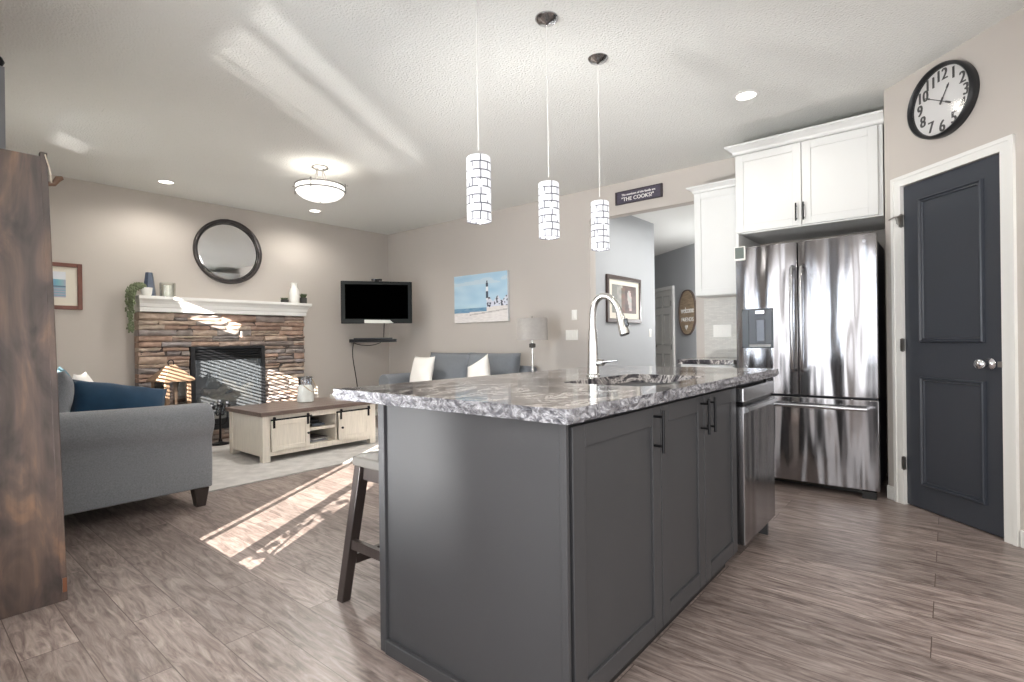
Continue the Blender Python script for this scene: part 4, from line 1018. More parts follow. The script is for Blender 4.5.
# mantel ornaments
t = thing('potted_string_plant', 'trailing green plant in a small white pot at the left end of the mantel', 'plant', (1.79, 6.46, MZ))
bm = NB(); lathe(bm, [(0.035, 0), (0.045, 0.02), (0.052, 0.085), (0.047, 0.085), (0.04, 0.03), (0.001, 0.03)], (1.785, 6.46, MZ), 20); part('pot', bm, CERAM, t, smooth=True)
bm = NB(); rr = random.Random(5)
for k in range(60):
    a = rr.uniform(PI * 0.72, PI * 1.6); L = rr.uniform(0.12, 0.44) if k % 3 else rr.uniform(0.05, 0.15)
    sx = 1.785 + 0.03 * math.cos(a); sy = 6.46 + 0.03 * math.sin(a)
    ex = sx - rr.uniform(0.09, 0.150); ey = sy + rr.uniform(-0.06, 0.05)
    pts = bez((sx, sy, MZ + 0.08), (sx - 0.03, sy, MZ + 0.12), (ex, ey, MZ + 0.13), (ex + rr.uniform(-.01, .02), ey, MZ + 0.07 - L), 10)
    if min(p.x for p in pts) > 1.66: continue
    tube(bm, pts, 0.0018, 4)
    for q in pts[1:]:
        for _ in range(3):
            r = rr.uniform(0.006, 0.0105); c = q + Vector((rr.uniform(-.01, .01), rr.uniform(-.01, .01), rr.uniform(-.02, .02)))
            if c.x > 1.69 and c.z < MZ + 0.012: continue
            bmesh.ops.create_icosphere(bm, subdivisions=1, radius=r, matrix=Matrix.Translation(c) @ Matrix.Diagonal((1, 0.8, 1.5, 1)))
o = part('foliage', bm, GRN, t, smooth=True)
o['kind'] = 'stuff'
bm = NB(); lathe(bm, [(0.062, 0), (0.064, 0.01), (0.050, 0.14), (0.034, 0.262), (0.027, 0.262), (0.04, 0.13), (0.05, 0.02), (0.001, 0.015)], (1.845, 6.59, MZ), 6); o = part('slate_vase', bm, BLUEG, bevel=0.003); tag(o, 'faceted slate blue vase standing at the left end of the mantel', 'vase')
t = thing('glass_candle_holder', 'clear glass hurricane with a white pillar candle on the mantel', 'candle holder', (1.995, 6.52, MZ))
bm = NB(); lathe(bm, [(0.060, 0), (0.074, 0.004), (0.076, 0.155), (0.073, 0.155), (0.071, 0.008), (0.001, 0.008)], (1.995, 6.52, MZ), 28, cap=False); part('glass', bm, glass('hurricane_glass', (0.95, 0.96, 0.94), 0.35, 0.03), t, smooth=True)
bm = NB(); lathe(bm, [(0.036, 0.009), (0.036, 0.125), (0.030, 0.130), (0.001, 0.126)], (1.995, 6.52, MZ), 20); part('candle', bm, CERAM, t, smooth=True)
def succulent(x, y, label, pr, ph, pm, leafh, n, m, spread):
    t = thing('potted_succulent', label, 'plant', (x, y, MZ))
    bm = NB(); lathe(bm, [(pr * 0.86, 0), (pr, 0.01), (pr, ph), (pr * 0.85, ph), (0.001, ph - 0.008)], (x, y, MZ), 20); part('pot', bm, pm, t, smooth=True)
    bm = NB(); rr = random.Random(int(x * 100))
    for k in range(n):
        a = k * 2.4; tl = rr.uniform(0.2, 1.0) * spread; h = leafh * rr.uniform(0.7, 1.0)
        c = Vector((x + 0.4 * pr * math.cos(a) * (k / n), y + 0.4 * pr * math.sin(a) * (k / n), MZ + ph - 0.01)); e = c + Vector((tl * math.cos(a), tl * math.sin(a), h))
        tube(bm, [c, c.lerp(e, 0.5) + Vector((0, 0, 0.004)), e], [0.004, 0.0065, 0.0008], 6)
    part('leaves', bm, m, t, smooth=True)
succulent(3.292, 6.50, 'squat dark succulent in a low charcoal bowl left of the white jug', 0.048, 0.042, GREYPOT, 0.036, 40, GRND, 0.040)
succulent(3.545, 6.50, 'spiky green succulent in a charcoal pot at the right end of the mantel', 0.044, 0.078, GREYPOT, 0.070, 46, GRND, 0.05)
bm = NB(); lathe(bm, [(0.052, 0), (0.058, 0.01), (0.062, 0.13), (0.055, 0.175), (0.036, 0.205), (0.034, 0.245), (0.040, 0.262), (0.034, 0.262), (0.03, 0.20), (0.001, 0.15)], (3.415, 6.49, MZ), 28); o = part('white_jug', bm, CERAM, smooth=True); tag(o, 'white ceramic bottle vase between two small potted plants on the mantel', 'vase')

# framed watercolour left of the fireplace
t = thing('framed_watercolour', 'red-brown framed landscape with cream mat left of the fireplace', 'picture', (1.02, YW, 1.69))
frame_xz(t, 0.745, 1.292, 1.462, 1.918, YW, 0.038, 0.03, mat('mahogany_frame', (112, 66, 52), 0.35, var=0.2, vscale=10))
bm = NB(); bx(bm, 0.78, YW - 0.014, 1.498, 1.257, YW - 0.004, 1.882); part('mat_board', bm, mat('cream_mat'), t)
def lake(u, v):
    if v > 0.72: return (214, 218, 224)
    if v > 0.45: return (142 + 30 * math.sin(u * 7), 160 + 18 * math.sin(u * 9), 188)
    if v > 0.38: return (96, 116, 136)
    return (150 + 20 * math.sin(v * 60), 166, 182)
art('print', 0.29, 0.25, 24, 20, lake, t, off=(0.0, -0.0155, 0.015))

# lantern, candle stand
LWD = mat('lantern_wood', (140, 114, 92), 0.75, var=0.2, vscale=12)
t = thing('wooden_lantern', 'large wooden house-shaped lantern standing by the stone hearth', 'lantern', (1.925, 6.22, 0), math.radians(14))
hw = 0.128
bm = NB(); bx(bm, -hw, -hw, 0.0, hw, hw, 0.05); part('base', bm, LWD, t, local=True, bevel=0.003)
for sx in (-1, 1):
    for sy in (-1, 1):
        bm = NB(); bx(bm, sx * hw - (0.035 if sx > 0 else 0), sy * hw - (0.035 if sy > 0 else 0), 0.05, sx * hw + (0.035 if sx < 0 else 0), sy * hw + (0.035 if sy < 0 else 0), 0.73); part('post', bm, LWD, t, local=True)
bm = NB(); e = 0.155
for ax in (0,):
    loft_rect(bm, [(0.725, -e, e, -e, e), (0.745, -e, e, -e, e), (0.885, -0.035, 0.035, -0.035, 0.035), (0.895, -0.03, 0.03, -0.03, 0.03)])
part('roof', bm, LWD, t, local=True)
bm = NB(); tube(bm, [(0.03 * math.cos(a), 0, 0.915 + 0.03 * math.sin(a)) for a in [2 * PI * k / 20 for k in range(21)]], 0.005, 8, cap=False); part('ring', bm, BLACK, t, local=True, smooth=True)
bm = NB()
for s in (-1, 1): bx(bm, s * (hw - 0.012) - 0.0015, -hw + 0.035, 0.05, s * (hw - 0.012) + 0.0015, hw - 0.035, 0.725); bx(bm, -hw + 0.035, s * (hw - 0.012) - 0.0015, 0.05, hw - 0.035, s * (hw - 0.012) + 0.0015, 0.725)
part('glass', bm, GLASS, t, local=True)
bm = NB(); lathe(bm, [(0.05, 0.05), (0.05, 0.25), (0.001, 0.245)], (0, 0, 0), 20); part('candle', bm, CERAM, t, local=True, smooth=True)
t = thing('iron_candelabrum', 'small black wrought iron ornament before the fireplace glass', 'candle stand', (2.39, 6.2, 0))
bm = NB(); lathe(bm, [(0.09, 0), (0.09, 0.012), (0.02, 0.03), (0.014, 0.06)], (2.39, 6.2, 0), 20); part('base', bm, BLACK, t, smooth=True)
bm = NB(); tube(bm, [(2.39, 6.2, 0.05), (2.39, 6.2, 0.40)], 0.012, 10)
for s in (-1, 1):
    tube(bm, bez((2.39, 6.2, 0.22), (2.39 + s * 0.05, 6.2, 0.20), (2.39 + s * 0.09, 6.2, 0.24), (2.39 + s * 0.08, 6.2, 0.38), 8), 0.009, 8)
    tube(bm, bez((2.39, 6.2, 0.34), (2.39 + s * 0.04, 6.2, 0.28), (2.39 + s * 0.06, 6.2, 0.36), (2.39 + s * 0.02, 6.2, 0.42), 8), 0.007, 8)
part('stem', bm, BLACK, t, smooth=True)
for dx, z0 in ((-0.08, 0.38), (0, 0.40), (0.08, 0.38)):
    bm = NB(); lathe(bm, [(0.012, 0), (0.032, 0.012), (0.034, 0.05), (0.03, 0.05), (0.026, 0.015), (0.001, 0.012)], (2.39 + dx, 6.2, z0), 16); part('cup', bm, BLACK, t, smooth=True)
    bm = NB(); lathe(bm, [(0.018, 0.013), (0.018, 0.09), (0.001, 0.088)], (2.39 + dx, 6.2, z0), 14); part('candle', bm, mat('glass_votive', (60, 62, 66), 0.3), t, smooth=True)

# ------------------------------------------------------------------ rug and coffee table
bm = NB(); bx(bm, 1.50, 4.245, 0.0, 4.05, 6.03, 0.012); o = part('area_rug', bm, RUGM, bevel=0.004); tag(o, 'pale grey patterned area rug under the coffee table', 'rug')
t = thing('coffee_table', 'cream farmhouse coffee table with dark top and sliding barn doors', 'coffee table', (2.82, 5.17, 0.012))
x0, x1, y0, y1 = 2.215, 3.435, 4.81, 5.53; g0 = 0.012
bm = NB()
for k in range(5):
    a = y0 - 0.025 + (y1 - y0 + 0.05) * k / 5; b = y0 - 0.025 + (y1 - y0 + 0.05) * (k + 1) / 5
    bx(bm, x0 - 0.025, a + 0.001, 0.437, x1 + 0.025, b - 0.001, 0.475)
part('tabletop', bm, GREYW, t, bevel=0.003)
for lx in (x0, x1 - 0.07):
    for ly in (y0, y1 - 0.07):
        bm = NB(); bx(bm, lx, ly, g0, lx + 0.07, ly + 0.07, 0.436); part('leg', bm, CREAM, t, bevel=0.003)
bm = NB(); bx(bm, x0 + 0.07, y0 + 0.006, 0.062, x1 - 0.07, y0 + 0.03, 0.115); bx(bm, x0 + 0.07, y0 + 0.006, 0.385, x1 - 0.07, y0 + 0.03, 0.436)
bx(bm, x0 + 0.008, y0 + 0.07, 0.062, x0 + 0.028, y1 - 0.07, 0.436); bx(bm, x1 - 0.028, y0 + 0.07, 0.062, x1 - 0.008, y1 - 0.07, 0.436)
bx(bm, x0 + 0.028, y0 + 0.03, 0.095, x1 - 0.028, y1 - 0.02, 0.115); bx(bm, x0 + 0.07, y1 - 0.03, 0.062, x1 - 0.07, y1 - 0.008, 0.436)
bx(bm, 2.655, y0 + 0.03, 0.115, 2.675, y1 - 0.03, 0.436); bx(bm, 2.968, y0 + 0.03, 0.115, 2.988, y1 - 0.03, 0.436)
part('carcass', bm, CREAM, t, bevel=0.002)
bm = NB(); bx(bm, 2.675, y0 + 0.035, 0.240, 2.968, y1 - 0.03, 0.268); part('shelf', bm, CREAM, t)
for a, b, kx in ((2.290, 2.662, 2.640), (2.982, 3.352, 3.010)):
    bm = NB(); yy = y0 - 0.014; bx(bm, a, yy, 0.105, b, yy + 0.016, 0.388); d = part('door', bm, CREAM, t, bevel=0.002)
    bm = NB(); fw = 0.045
    bx(bm, a, yy - 0.006, 0.105, a + fw, yy, 0.388); bx(bm, b - fw, yy - 0.006, 0.105, b, yy, 0.388); bx(bm, a + fw, yy - 0.006, 0.105, b - fw, yy, 0.105 + fw); bx(bm, a + fw, yy - 0.006, 0.388 - fw, b - fw, yy, 0.388)
    part('door_frame', bm, CREAM, d, bevel=0.002)
    bm = NB(); lathe(bm, [(0.005, 0), (0.006, -0.012), (0.012, -0.016), (0.012, -0.024), (0.001, -0.027)], (kx, yy - 0.006, 0.235), 14, axis='Y'); part('knob', bm, BLACK, d, smooth=True)
    for hx_ in (a + 0.02, b - 0.02):
        bm = NB(); bx(bm, hx_ - 0.010, yy - 0.013, 0.320, hx_ + 0.010, yy - 0.0065, 0.425); lathe(bm, [(0.014, -0.012), (0.014, -0.02)], (hx_, yy + 0.0, 0.412), 14, axis='Y')
        part('roller_strap', bm, BLACK, d)
for ra, rb in ((2.285, 2.69), (2.955, 3.36)):
    bm = NB(); bx(bm, ra, y0 - 0.018, 0.388, rb, y0 - 0.011, 0.403); part('barn_rail', bm, BLACK, t)
# things on its shelves
bm = NB(); bx(bm, 2.70, 4.90, 0.269, 2.86, 5.15, 0.30); bx(bm, 2.72, 4.92, 0.301, 2.84, 5.12, 0.33); o = part('black_media_box', bm, mat('black_electronics', (38, 40, 44), 0.35), bevel=0.006); tag(o, 'black box device on the upper open shelf of the coffee table', 'electronic device')
bm = NB(); tube(bm, [(2.73, 4.875, 0.283), (2.80, 4.868, 0.286), (2.87, 4.885, 0.283)], [0.012, 0.016, 0.012], 12); o = part('game_controller', bm, mat('slate_plastic', (84, 92, 104), 0.4), smooth=True); tag(o, 'grey rounded controller at the front of the coffee table upper shelf', 'controller')
for k, (cc, rz_) in enumerate((((176, 178, 182), 0.1), ((120, 124, 132), -0.15), ((206, 204, 200), 0.25), ((96, 90, 92), 0.0))):
    bm = NB(); zb = 0.116 + k * 0.010; bx(bm, 2.705, 4.88, zb, 2.90, 5.14, zb + 0.009, rot=Matrix.Rotation(rz_, 3, 'Z')); o = part('magazine', bm, mat('magazine_%d' % k, cc, 0.35)); tag(o, ['pale grey magazine, bottom of the pile on the low table shelf', 'slate magazine, second from the bottom of the coffee table pile', 'off-white magazine, third up in the coffee table pile', 'dark magazine on top of the pile in the low table shelf'][k], 'magazine', 'magazines on the coffee table shelf')
# milk-can lantern and white box on the table top
t = thing('milk_can_lantern', 'whitewashed metal can with glass top and rope handle on the coffee table', 'lantern', (2.90, 5.30, 0.475))
bm = NB(); lathe(bm, [(0.072, 0), (0.084, 0.006), (0.080, 0.11), (0.066, 0.175), (0.064, 0.18)], (2.9, 5.3, 0.4755), 28); part('can', bm, mat('whitewashed_metal', (222, 224, 220), 0.4, var=0.1, vscale=14), t, smooth=True)
bm = NB(); lathe(bm, [(0.064, 0.18), (0.068, 0.20), (0.074, 0.262), (0.071, 0.262), (0.062, 0.185)], (2.9, 5.3, 0.4755), 28, cap=False); part('glass_collar', bm, glass('collar_glass', (0.85, 0.87, 0.9), 0.9, 0.15), t, smooth=True)
bm = NB(); lathe(bm, [(0.074, 0.255), (0.079, 0.258), (0.079, 0.268), (0.072, 0.268)], (2.9, 5.3, 0.4755), 28, cap=False); part('rim', bm, NICKD, t, smooth=True)
bm = NB(); tube(bm, bez((2.845, 5.235, 0.655), (2.92, 5.17, 0.56), (3.03, 5.20, 0.53), (2.985, 5.30, 0.70), 14), 0.0045, 8); tube(bm, [(2.985, 5.30, 0.70), (2.98, 5.31, 0.745)], 0.004, 8); part('rope_handle', bm, mat('rope', (178, 158, 128), 0.9), t, smooth=True)
bm = NB(); bx(bm, 3.245, 5.28, 0.4755, 3.345, 5.40, 0.52); o = part('white_coaster_box', bm, WHITEP, bevel=0.004); tag(o, 'small white box on the coffee table right of the milk can', 'box')

# ------------------------------------------------------------------ near sofa (seen from its arm end)
t = thing('sofa', 'grey upholstered rolled-arm sofa seen from its end beside the bookcase', 'sofa', (0.9, 4.75, 0))
AX0, AX1 = 0.36, 1.455; AY = 3.90; LENY = 1.95
def arm(y_out, y_in, name='arm'):
    """rolled arm: outline in YZ swept along X; the roll swells a little towards the front"""
    s = 1 if y_in > y_out else -1
    bm = NB(); rings = []
    for k in range(13):
        f = k / 12; x = AX0 + (AX1 - AX0) * f; lift = 0.030 * (1 - f) ** 1.5; r = 0.118 + 0.006 * f
        if k == 12: r *= 0.97
        zc = 0.575 + lift; yc = y_out + s * 0.075
        pts = [(y_out + s * 0.012, 0.125), (y_out + s * 0.004, 0.30), (y_out + s * 0.006, 0.455 + lift)]
        for q in range(15):
            a = math.radians(222 - q * 19.5); pts.append((yc + s * r * math.cos(a), zc + r * math.sin(a)))
        pts += [(y_in, 0.42), (y_in, 0.125)]
        rings.append([bm.verts.new((x, p[0], p[1])) for p in pts])
    n = len(rings[0])
    for a, b in zip(rings, rings[1:]):
        for k in range(n): bm.faces.new((a[k], a[(k + 1) % n], b[(k + 1) % n], b[k]))
    bm.faces.new(rings[0][::-1]); bm.faces.new(rings[-1])
    return part(name, bm, SOFA, t, smooth=True, angle=50, bevel=0.012, seg=3)
arm(AY, AY + 0.22); arm(AY + LENY, AY + LENY - 0.22)
bm = NB(); bx(bm, AX0, AY + 0.2, 0.125, AX1 - 0.03, AY + LENY - 0.2, 0.32); part('base', bm, SOFA, t, bevel=0.015)
bm = NB(); bx(bm, AX0 - 0.02, AY + 0.02, 0.125, AX0 + 0.20, AY + LENY - 0.02, 0.74); part('back_frame', bm, SOFA, t, bevel=0.05, seg=4)
for k in range(2):
    w_ = (LENY - 0.46) / 2; a = AY + 0.23 + k * w_
    bm = NB(); bx(bm, 0.56, a + 0.004, 0.322, AX1 - 0.01, a + w_ - 0.004, 0.46); part('seat_cushion', bm, SOFA, t, bevel=0.035, seg=4, smooth=True)
    bm = xf(pillow_bm(0.74, 0.52, 0.26, seed=k, boxy=0.4), (0.655, a + w_ / 2, 0.70), rx=math.radians(14), rz=math.radians(90)); part('back_cushion', bm, SOFA, t, smooth='all')
for lx, ly in ((1.385, AY + 0.05), (1.385, AY + LENY - 0.05), (0.43, AY + 0.06), (0.43, AY + LENY - 0.06)):
    bm = NB(); taper(bm, (lx, ly, 0.0), (0.028, 0.028), (lx, ly, 0.126), (0.045, 0.045)); part('leg', bm, DARKW, t)
def cushion(name, label, m, w_, h, th, loc, rx, rz, seed=0, ry=0, cat='cushion'):
    bm = xf(pillow_bm(w_, h, th, seed=seed), (0, 0, 0), rx=rx, ry=ry, rz=rz)
    o = part(name, bm, m, None, smooth='all', local=True); o.location = loc; WM[o.name] = Matrix.Translation(Vector(loc)); tag(o, label, cat); return o
R = math.radians
cushion('throw_pillow', 'large navy blue pillow lying against the near sofa arm', NAVY, 0.56, 0.42, 0.19, (1.035, 4.335, 0.668), R(-38), R(-4), 4, R(11))
#cushion('throw_pillow', 'grey square pillow at the back corner of the sofa beside the bookcase', SOFA, 0.50, 0.46, 0.20, (0.64, 4.24, 0.70), R(-22), R(10), 8, R(30))
cushion('throw_pillow', 'white pillow peeking out behind the navy one on the sofa', WHITEF, 0.42, 0.42, 0.14, (0.96, 4.86, 0.70), R(-10), R(70), 12)
cushion('throw_pillow', 'teal pillow behind the white one at the back of the sofa', TEAL, 0.46, 0.46, 0.14, (0.90, 5.22, 0.72), R(-8), R(80), 16)
bm = NB(); bx(bm, 0.95, 5.66, 0.722, 1.40, 5.84, 0.736); o = part('folded_throw', bm, mat('patterned_throw', (214, 212, 210), 0.95, var=0.3, vscale=40), bevel=0.005); tag(o, 'pale patterned throw folded over the far arm of the sofa', 'blanket')

# bookcase at the left edge
t = thing('barnwood_bookcase', 'tall dark stained barn wood bookcase filling the left edge of the photo', 'bookcase', (0.33, 3.3, 0))
def side_panel(y):
    bm = NB(); a = [(0.20, 0.0), (0.490, 0.0), (0.440, 1.905), (0.20, 1.905)]; prism(bm, a, 'Y', y, y + 0.028); part('side_panel', bm, BARN, t)
side_panel(2.95); side_panel(3.68)
for y in (2.948, 3.682):
    bm = NB(); prism(bm, [(0.486, 0.0), (0.510, 0.0), (0.460, 1.925), (0.436, 1.925)], 'Y', y, y + 0.032); part('corner_post', bm, BARN, t, bevel=0.003)
for z in (0.08, 0.50, 0.92, 1.34, 1.76):
    bm = NB(); bx(bm, 0.205, 2.978, z, 0.44, 3.68, z + 0.025); part('shelf', bm, BARN, t)
bm = NB(); bx(bm, 0.19, 2.95, 0.0, 0.20, 3.708, 1.905); part('back', bm, BARN, t)
bm = NB(); tube(bm, [(0.452, 2.944, 1.915), (0.468, 2.944, 1.85), (0.472, 2.946, 1.80)], 0.003, 6); part('cord', bm, mat('pale_cord', (190, 180, 165), 0.9), t, smooth=True)
bm = NB(); tube(bm, [(0.458, 2.962, 1.795), (0.482, 2.962, 1.80), (0.497, 2.962, 1.825), (0.512, 2.962, 1.832)], [0.010, 0.011, 0.013, 0.008], 10); part('peg', bm, mat('turned_peg', (92, 68, 52), 0.5), t, smooth=True)
bm = NB(); bx(bm, 0.492, 2.943, 0.04, 0.506, 2.948, 0.10); part('bracket', bm, mat('copper_bracket', (128, 84, 60), 0.4, 0.4), t)

# ------------------------------------------------------------------ loveseat, lamp and side table by the painting wall
t = thing('loveseat', 'blue-grey loveseat against the wall below the lighthouse picture', 'sofa', (4.55, 4.65, 0))
lx0, lx1, ly0, ly1 = 4.13, 5.0, 3.72, 5.70
bm = NB(); bx(bm, lx0 + 0.03, ly0 + 0.12, 0.10, lx1, ly1 - 0.12, 0.34); part('base', bm, SOFA2, t, bevel=0.02)
bm = NB(); bx(bm, lx1 - 0.20, ly0 + 0.04, 0.10, lx1, ly1 - 0.04, 0.80); part('back_frame', bm, SOFA2, t, bevel=0.05, seg=4)
for y in (ly0, ly1 - 0.20):
    bm = NB(); pr = [(y + 0.02, 0.10), (y + 0.18, 0.10), (y + 0.18, 0.52)]
    for q in range(13): a = R(-20 + q * 18.3); pr.append((y + 0.10 + 0.11 * math.cos(a), 0.59 + 0.10 * math.sin(a)))
    pr.append((y + 0.02, 0.52)); prism(bm, pr, 'X', lx0, lx1 - 0.02); part('arm', bm, SOFA2, t, smooth=True, angle=50, bevel=0.012, seg=3)
for k in range(2):
    w_ = (ly1 - ly0 - 0.40) / 2; a = ly0 + 0.20 + k * w_
    bm = NB(); bx(bm, lx0, a + 0.004, 0.342, lx1 - 0.20, a + w_ - 0.004, 0.49); part('seat_cushion', bm, SOFA2, t, bevel=0.035, seg=4, smooth=True)
    bm = xf(pillow_bm(w_ + 0.04, 0.52, 0.28, seed=k + 3, boxy=0.35, pinch=0.03), (4.72, a + w_ / 2 - 0.06 - 0.05 * k, 0.705), rx=R(12), rz=R(90)); part('back_cushion', bm, SOFA2, t, smooth='all')
for lx in (lx0 + 0.07, lx1 - 0.07):
    for ly in (ly0 + 0.09, ly1 - 0.09):
        bm = NB(); taper(bm, (lx, ly, 0), (0.02, 0.02), (lx, ly, 0.102), (0.03, 0.03)); part('leg', bm, DARKW, t)
cushion('throw_pillow', 'square white pillow at the left end of the loveseat', WHITEF, 0.50, 0.44, 0.15, (4.36, 5.12, 0.705), R(12), R(80), 21)
cushion('throw_pillow', 'white pillow tilted between the loveseat back cushions', WHITEF, 0.40, 0.40, 0.15, (4.36, 4.13, 0.70), R(14), R(84), 25, R(24))
t = thing('side_table', 'small dark side table under the grey table lamp', 'side table', (4.6, 3.38, 0))
bm = NB(); bx(bm, 4.38, 3.16, 0.53, 4.82, 3.58, 0.56); part('tabletop', bm, DARKW, t, bevel=0.004)
for lx in (4.41, 4.79):
    for ly in (3.19, 3.55): bm = NB(); taper(bm, (lx, ly, 0), (0.014, 0.014), (lx, ly, 0.53), (0.018, 0.018)); part('leg', bm, DARKW, t)
t = thing('table_lamp', 'table lamp with a grey drum shade and slim crystal and nickel stem', 'lamp', (4.6, 3.535, 0.561))
LX, LY = 4.6, 3.54
bm = NB(); lathe(bm, [(0.07, 0), (0.07, 0.012), (0.012, 0.022), (0.009, 0.40), (0.007, 0.60)], (LX, 3.50, 0.561), 20); xx = bm
bmesh.ops.translate(bm, vec=(0, LY - 3.50, 0), verts=bm.verts); part('stem', bm, NICKEL, t, smooth=True)
bm = NB(); lathe(bm, [(0.012, -0.028), (0.036, -0.02), (0.036, 0.02), (0.012, 0.028)], (LX, LY, 1.045), 8); part('crystal_collar', bm, mat('smoked_crystal', (120, 116, 112), 0.1, 0.5), t)
bm = NB(); lathe(bm, [(0.172, 1.105), (0.168, 1.345)], (LX, LY, 0), 40, cap=False); lathe(bm, [(0.169, 1.105), (0.165, 1.345)], (LX, LY, 0), 40, cap=False); lathe(bm, [(0.001, 1.342), (0.166, 1.342)], (LX, LY, 0), 40, cap=False); part('lamp_shade', bm, LAMPF, t, smooth=True)
bm = NB(); lathe(bm, [(0.004, 1.342), (0.010, 1.362), (0.001, 1.372)], (LX, LY, 0), 12); part('finial', bm, NICKEL, t, smooth=True)
bm = NB(); lathe(bm, [(0.05, 0), (0.075, 0.03), (0.072, 0.03), (0.045, 0.006), (0.001, 0.006)], (4.64, 3.31, 0.561), 20); o = part('white_dish', bm, CERAM, smooth=True); tag(o, 'small white dish on the side table right of the lamp', 'dish')
# lighthouse canvas
t = thing('lighthouse_canvas', 'unframed seaside canvas with a striped lighthouse above the loveseat', 'picture', (XW, 4.705, 1.665), -PI / 2)
bm = NB(); bx(bm, -0.475, -0.038, -0.315, 0.475, -0.002, 0.315); part('canvas_frame', bm, mat('canvas_edge', (222, 224, 226), 0.8), t, local=True)
def beach(u, v):
    n1 = noise.noise(Vector((u * 4, v * 7, 0))); n2 = noise.noise(Vector((u * 14, v * 40, 4)))
    if abs(u - 0.635) < 0.022 - 0.012 * (v - 0.48) and 0.46 < v < 0.80:
        if 0.48 < v < 0.62 or v > 0.72: return (64, 74, 92)
        return (232, 234, 238)
    if abs(u - 0.635) < 0.012 and 0.8 <= v < 0.85: return (70, 78, 94)
    hz = 0.29 + 0.02 * u
    if v > hz:
        if u > 0.62 and v < hz + 0.16 + 0.05 * math.sin(u * 40):
            if noise.noise(Vector((u * 24, v * 20, 9))) > 0.16: return (74, 78, 92)
            return (214, 218, 230)
        c = (178 + 22 * n1, 208 + 14 * n1, 226 + 8 * n1)
        if v > 0.78 and n1 > 0: c = (196, 214, 226)
        return tuple(min(255, q) for q in c)
    if v > hz - 0.085 and u < 0.62: return (112 + 30 * n2, 150 + 20 * n2, 178 + 12 * n2)
    c = 222 + 14 * n2 + (-(38) if abs(v - 0.18 - 0.12 * (u - 0.5)) < 0.012 and u > 0.3 else 0)
    return (c, c - 5, c - 8)
art('painted_face', 0.95, 0.63, 96, 64, beach, t, off=(0, -0.0385, 0))

# ------------------------------------------------------------------ television and its shelf in the corner
tvc = Vector((4.385, 6.07, 1.653)); rd = (R_ * math.cos(0.27) + F * math.sin(0.27)); tva = math.atan2(rd.y, rd.x)
t = thing('television', 'black flat screen television mounted across the far corner', 'television', tuple(tvc), tva)
TW, TH = 0.95, 0.58
bm = NB(); bx(bm, -TW / 2, -0.03, -TH / 2, TW / 2, 0.03, TH / 2); part('case', bm, mat('dark_tv_bezel', (20, 24, 24), 0.45, spec=0.25), t, local=True, bevel=0.008)
bm = NB(); bx(bm, -TW / 2 + 0.055, -0.0315, -TH / 2 + 0.062, TW / 2 - 0.055, -0.0295, TH / 2 - 0.045); part('screen', bm, mat('dead_black_screen', (1, 1, 1), 0.6, spec=0.0), t, local=True)
bm = NB(); prism(bm, [(-0.17, -TH / 2 + 0.003), (0.22, -TH / 2 + 0.003), (0.17, -TH / 2 + 0.045), (-0.17, -TH / 2 + 0.05)], 'Y', -0.034, -0.029); part('speaker_strip', bm, mat('silver_strip', (186, 186, 180), 0.3, 0.4), t, local=True)
bm = NB(); bx(bm, -0.08, 0.03, -0.1, 0.08, 0.09, 0.1); tube(bm, [(0, 0.08, 0), (0.02, 0.52, 0)], 0.022, 10); part('wall_arm', bm, BLACK, t, local=True)
t = thing('webcam', 'small black sensor bar sitting on top of the television', 'camera', (tvc.x, tvc.y, tvc.z + TH / 2), tva)
bm = NB(); bx(bm, -0.07, -0.02, 0.008, 0.07, 0.02, 0.034); bx(bm, -0.03, -0.015, 0.0, 0.03, 0.015, 0.010); part('body', bm, BLK, t, local=True, bevel=0.006)
bm = NB()
for s in (-0.035, 0.035): lathe(bm, [(0.011, -0.020), (0.011, -0.024), (0.001, -0.025)], (s, 0, 0.021), 12, axis='Y')
part('lens', bm, mat('lens_glass', (30, 32, 40), 0.1), t, local=True)
sc_ = Vector((4.55, 6.39, 1.150)); sd = Vector((0.62, -0.27 - 0.5, 0)).normalized(); sa = math.atan2(-0.66, 0.75)
t = thing('corner_shelf', 'narrow black glass shelf mounted in the corner below the television', 'shelf', tuple(sc_), sa)
bm = NB(); bx(bm, -0.33, -0.10, -0.012, 0.33, 0.12, 0.0); part('glass_top', bm, mat('black_glass', (22, 24, 26), 0.1), t, local=True, bevel=0.003)
bm = NB(); bx(bm, -0.33, -0.085, -0.045, 0.33, -0.06, -0.012); bx(bm, -0.05, -0.06, -0.04, 0.05, 0.22, -0.015); part('bracket', bm, BLACK, t, local=True)
bm = NB(); bx(bm, -0.27, -0.07, 0.0, 0.27, 0.06, 0.018); o = part('media_player', bm, mat('dark_player', (48, 50, 52), 0.3), t, local=True)
def wallpt(s, z): return None
bm = NB(); tube(bm, bez((4.39, YW - 0.03, 1.10), (4.34, YW - 0.02, 0.9), (4.42, YW - 0.02, 0.75), (4.46, YW - 0.01, 0.42), 14), 0.006, 8)
tube(bm, bez((4.39, YW - 0.03, 1.10), (4.45, YW - 0.12, 1.05), (4.60, 6.50, 1.04), (4.68, 6.40, 1.10), 10), 0.005, 8)
o = part('hanging_cable', bm, BLK, smooth=True); tag(o, 'thin black cable hanging down the wall from the corner shelf', 'cable')
bm = NB(); tube(bm, [(4.60, 6.22, 1.172), (4.60, 6.20, 1.40)], 0.008, 8); o = part('short_cable', bm, mat('grey_cable', (96, 92, 90), 0.5), smooth=True); tag(o, 'short grey cable running from the television down to the corner shelf', 'cable')

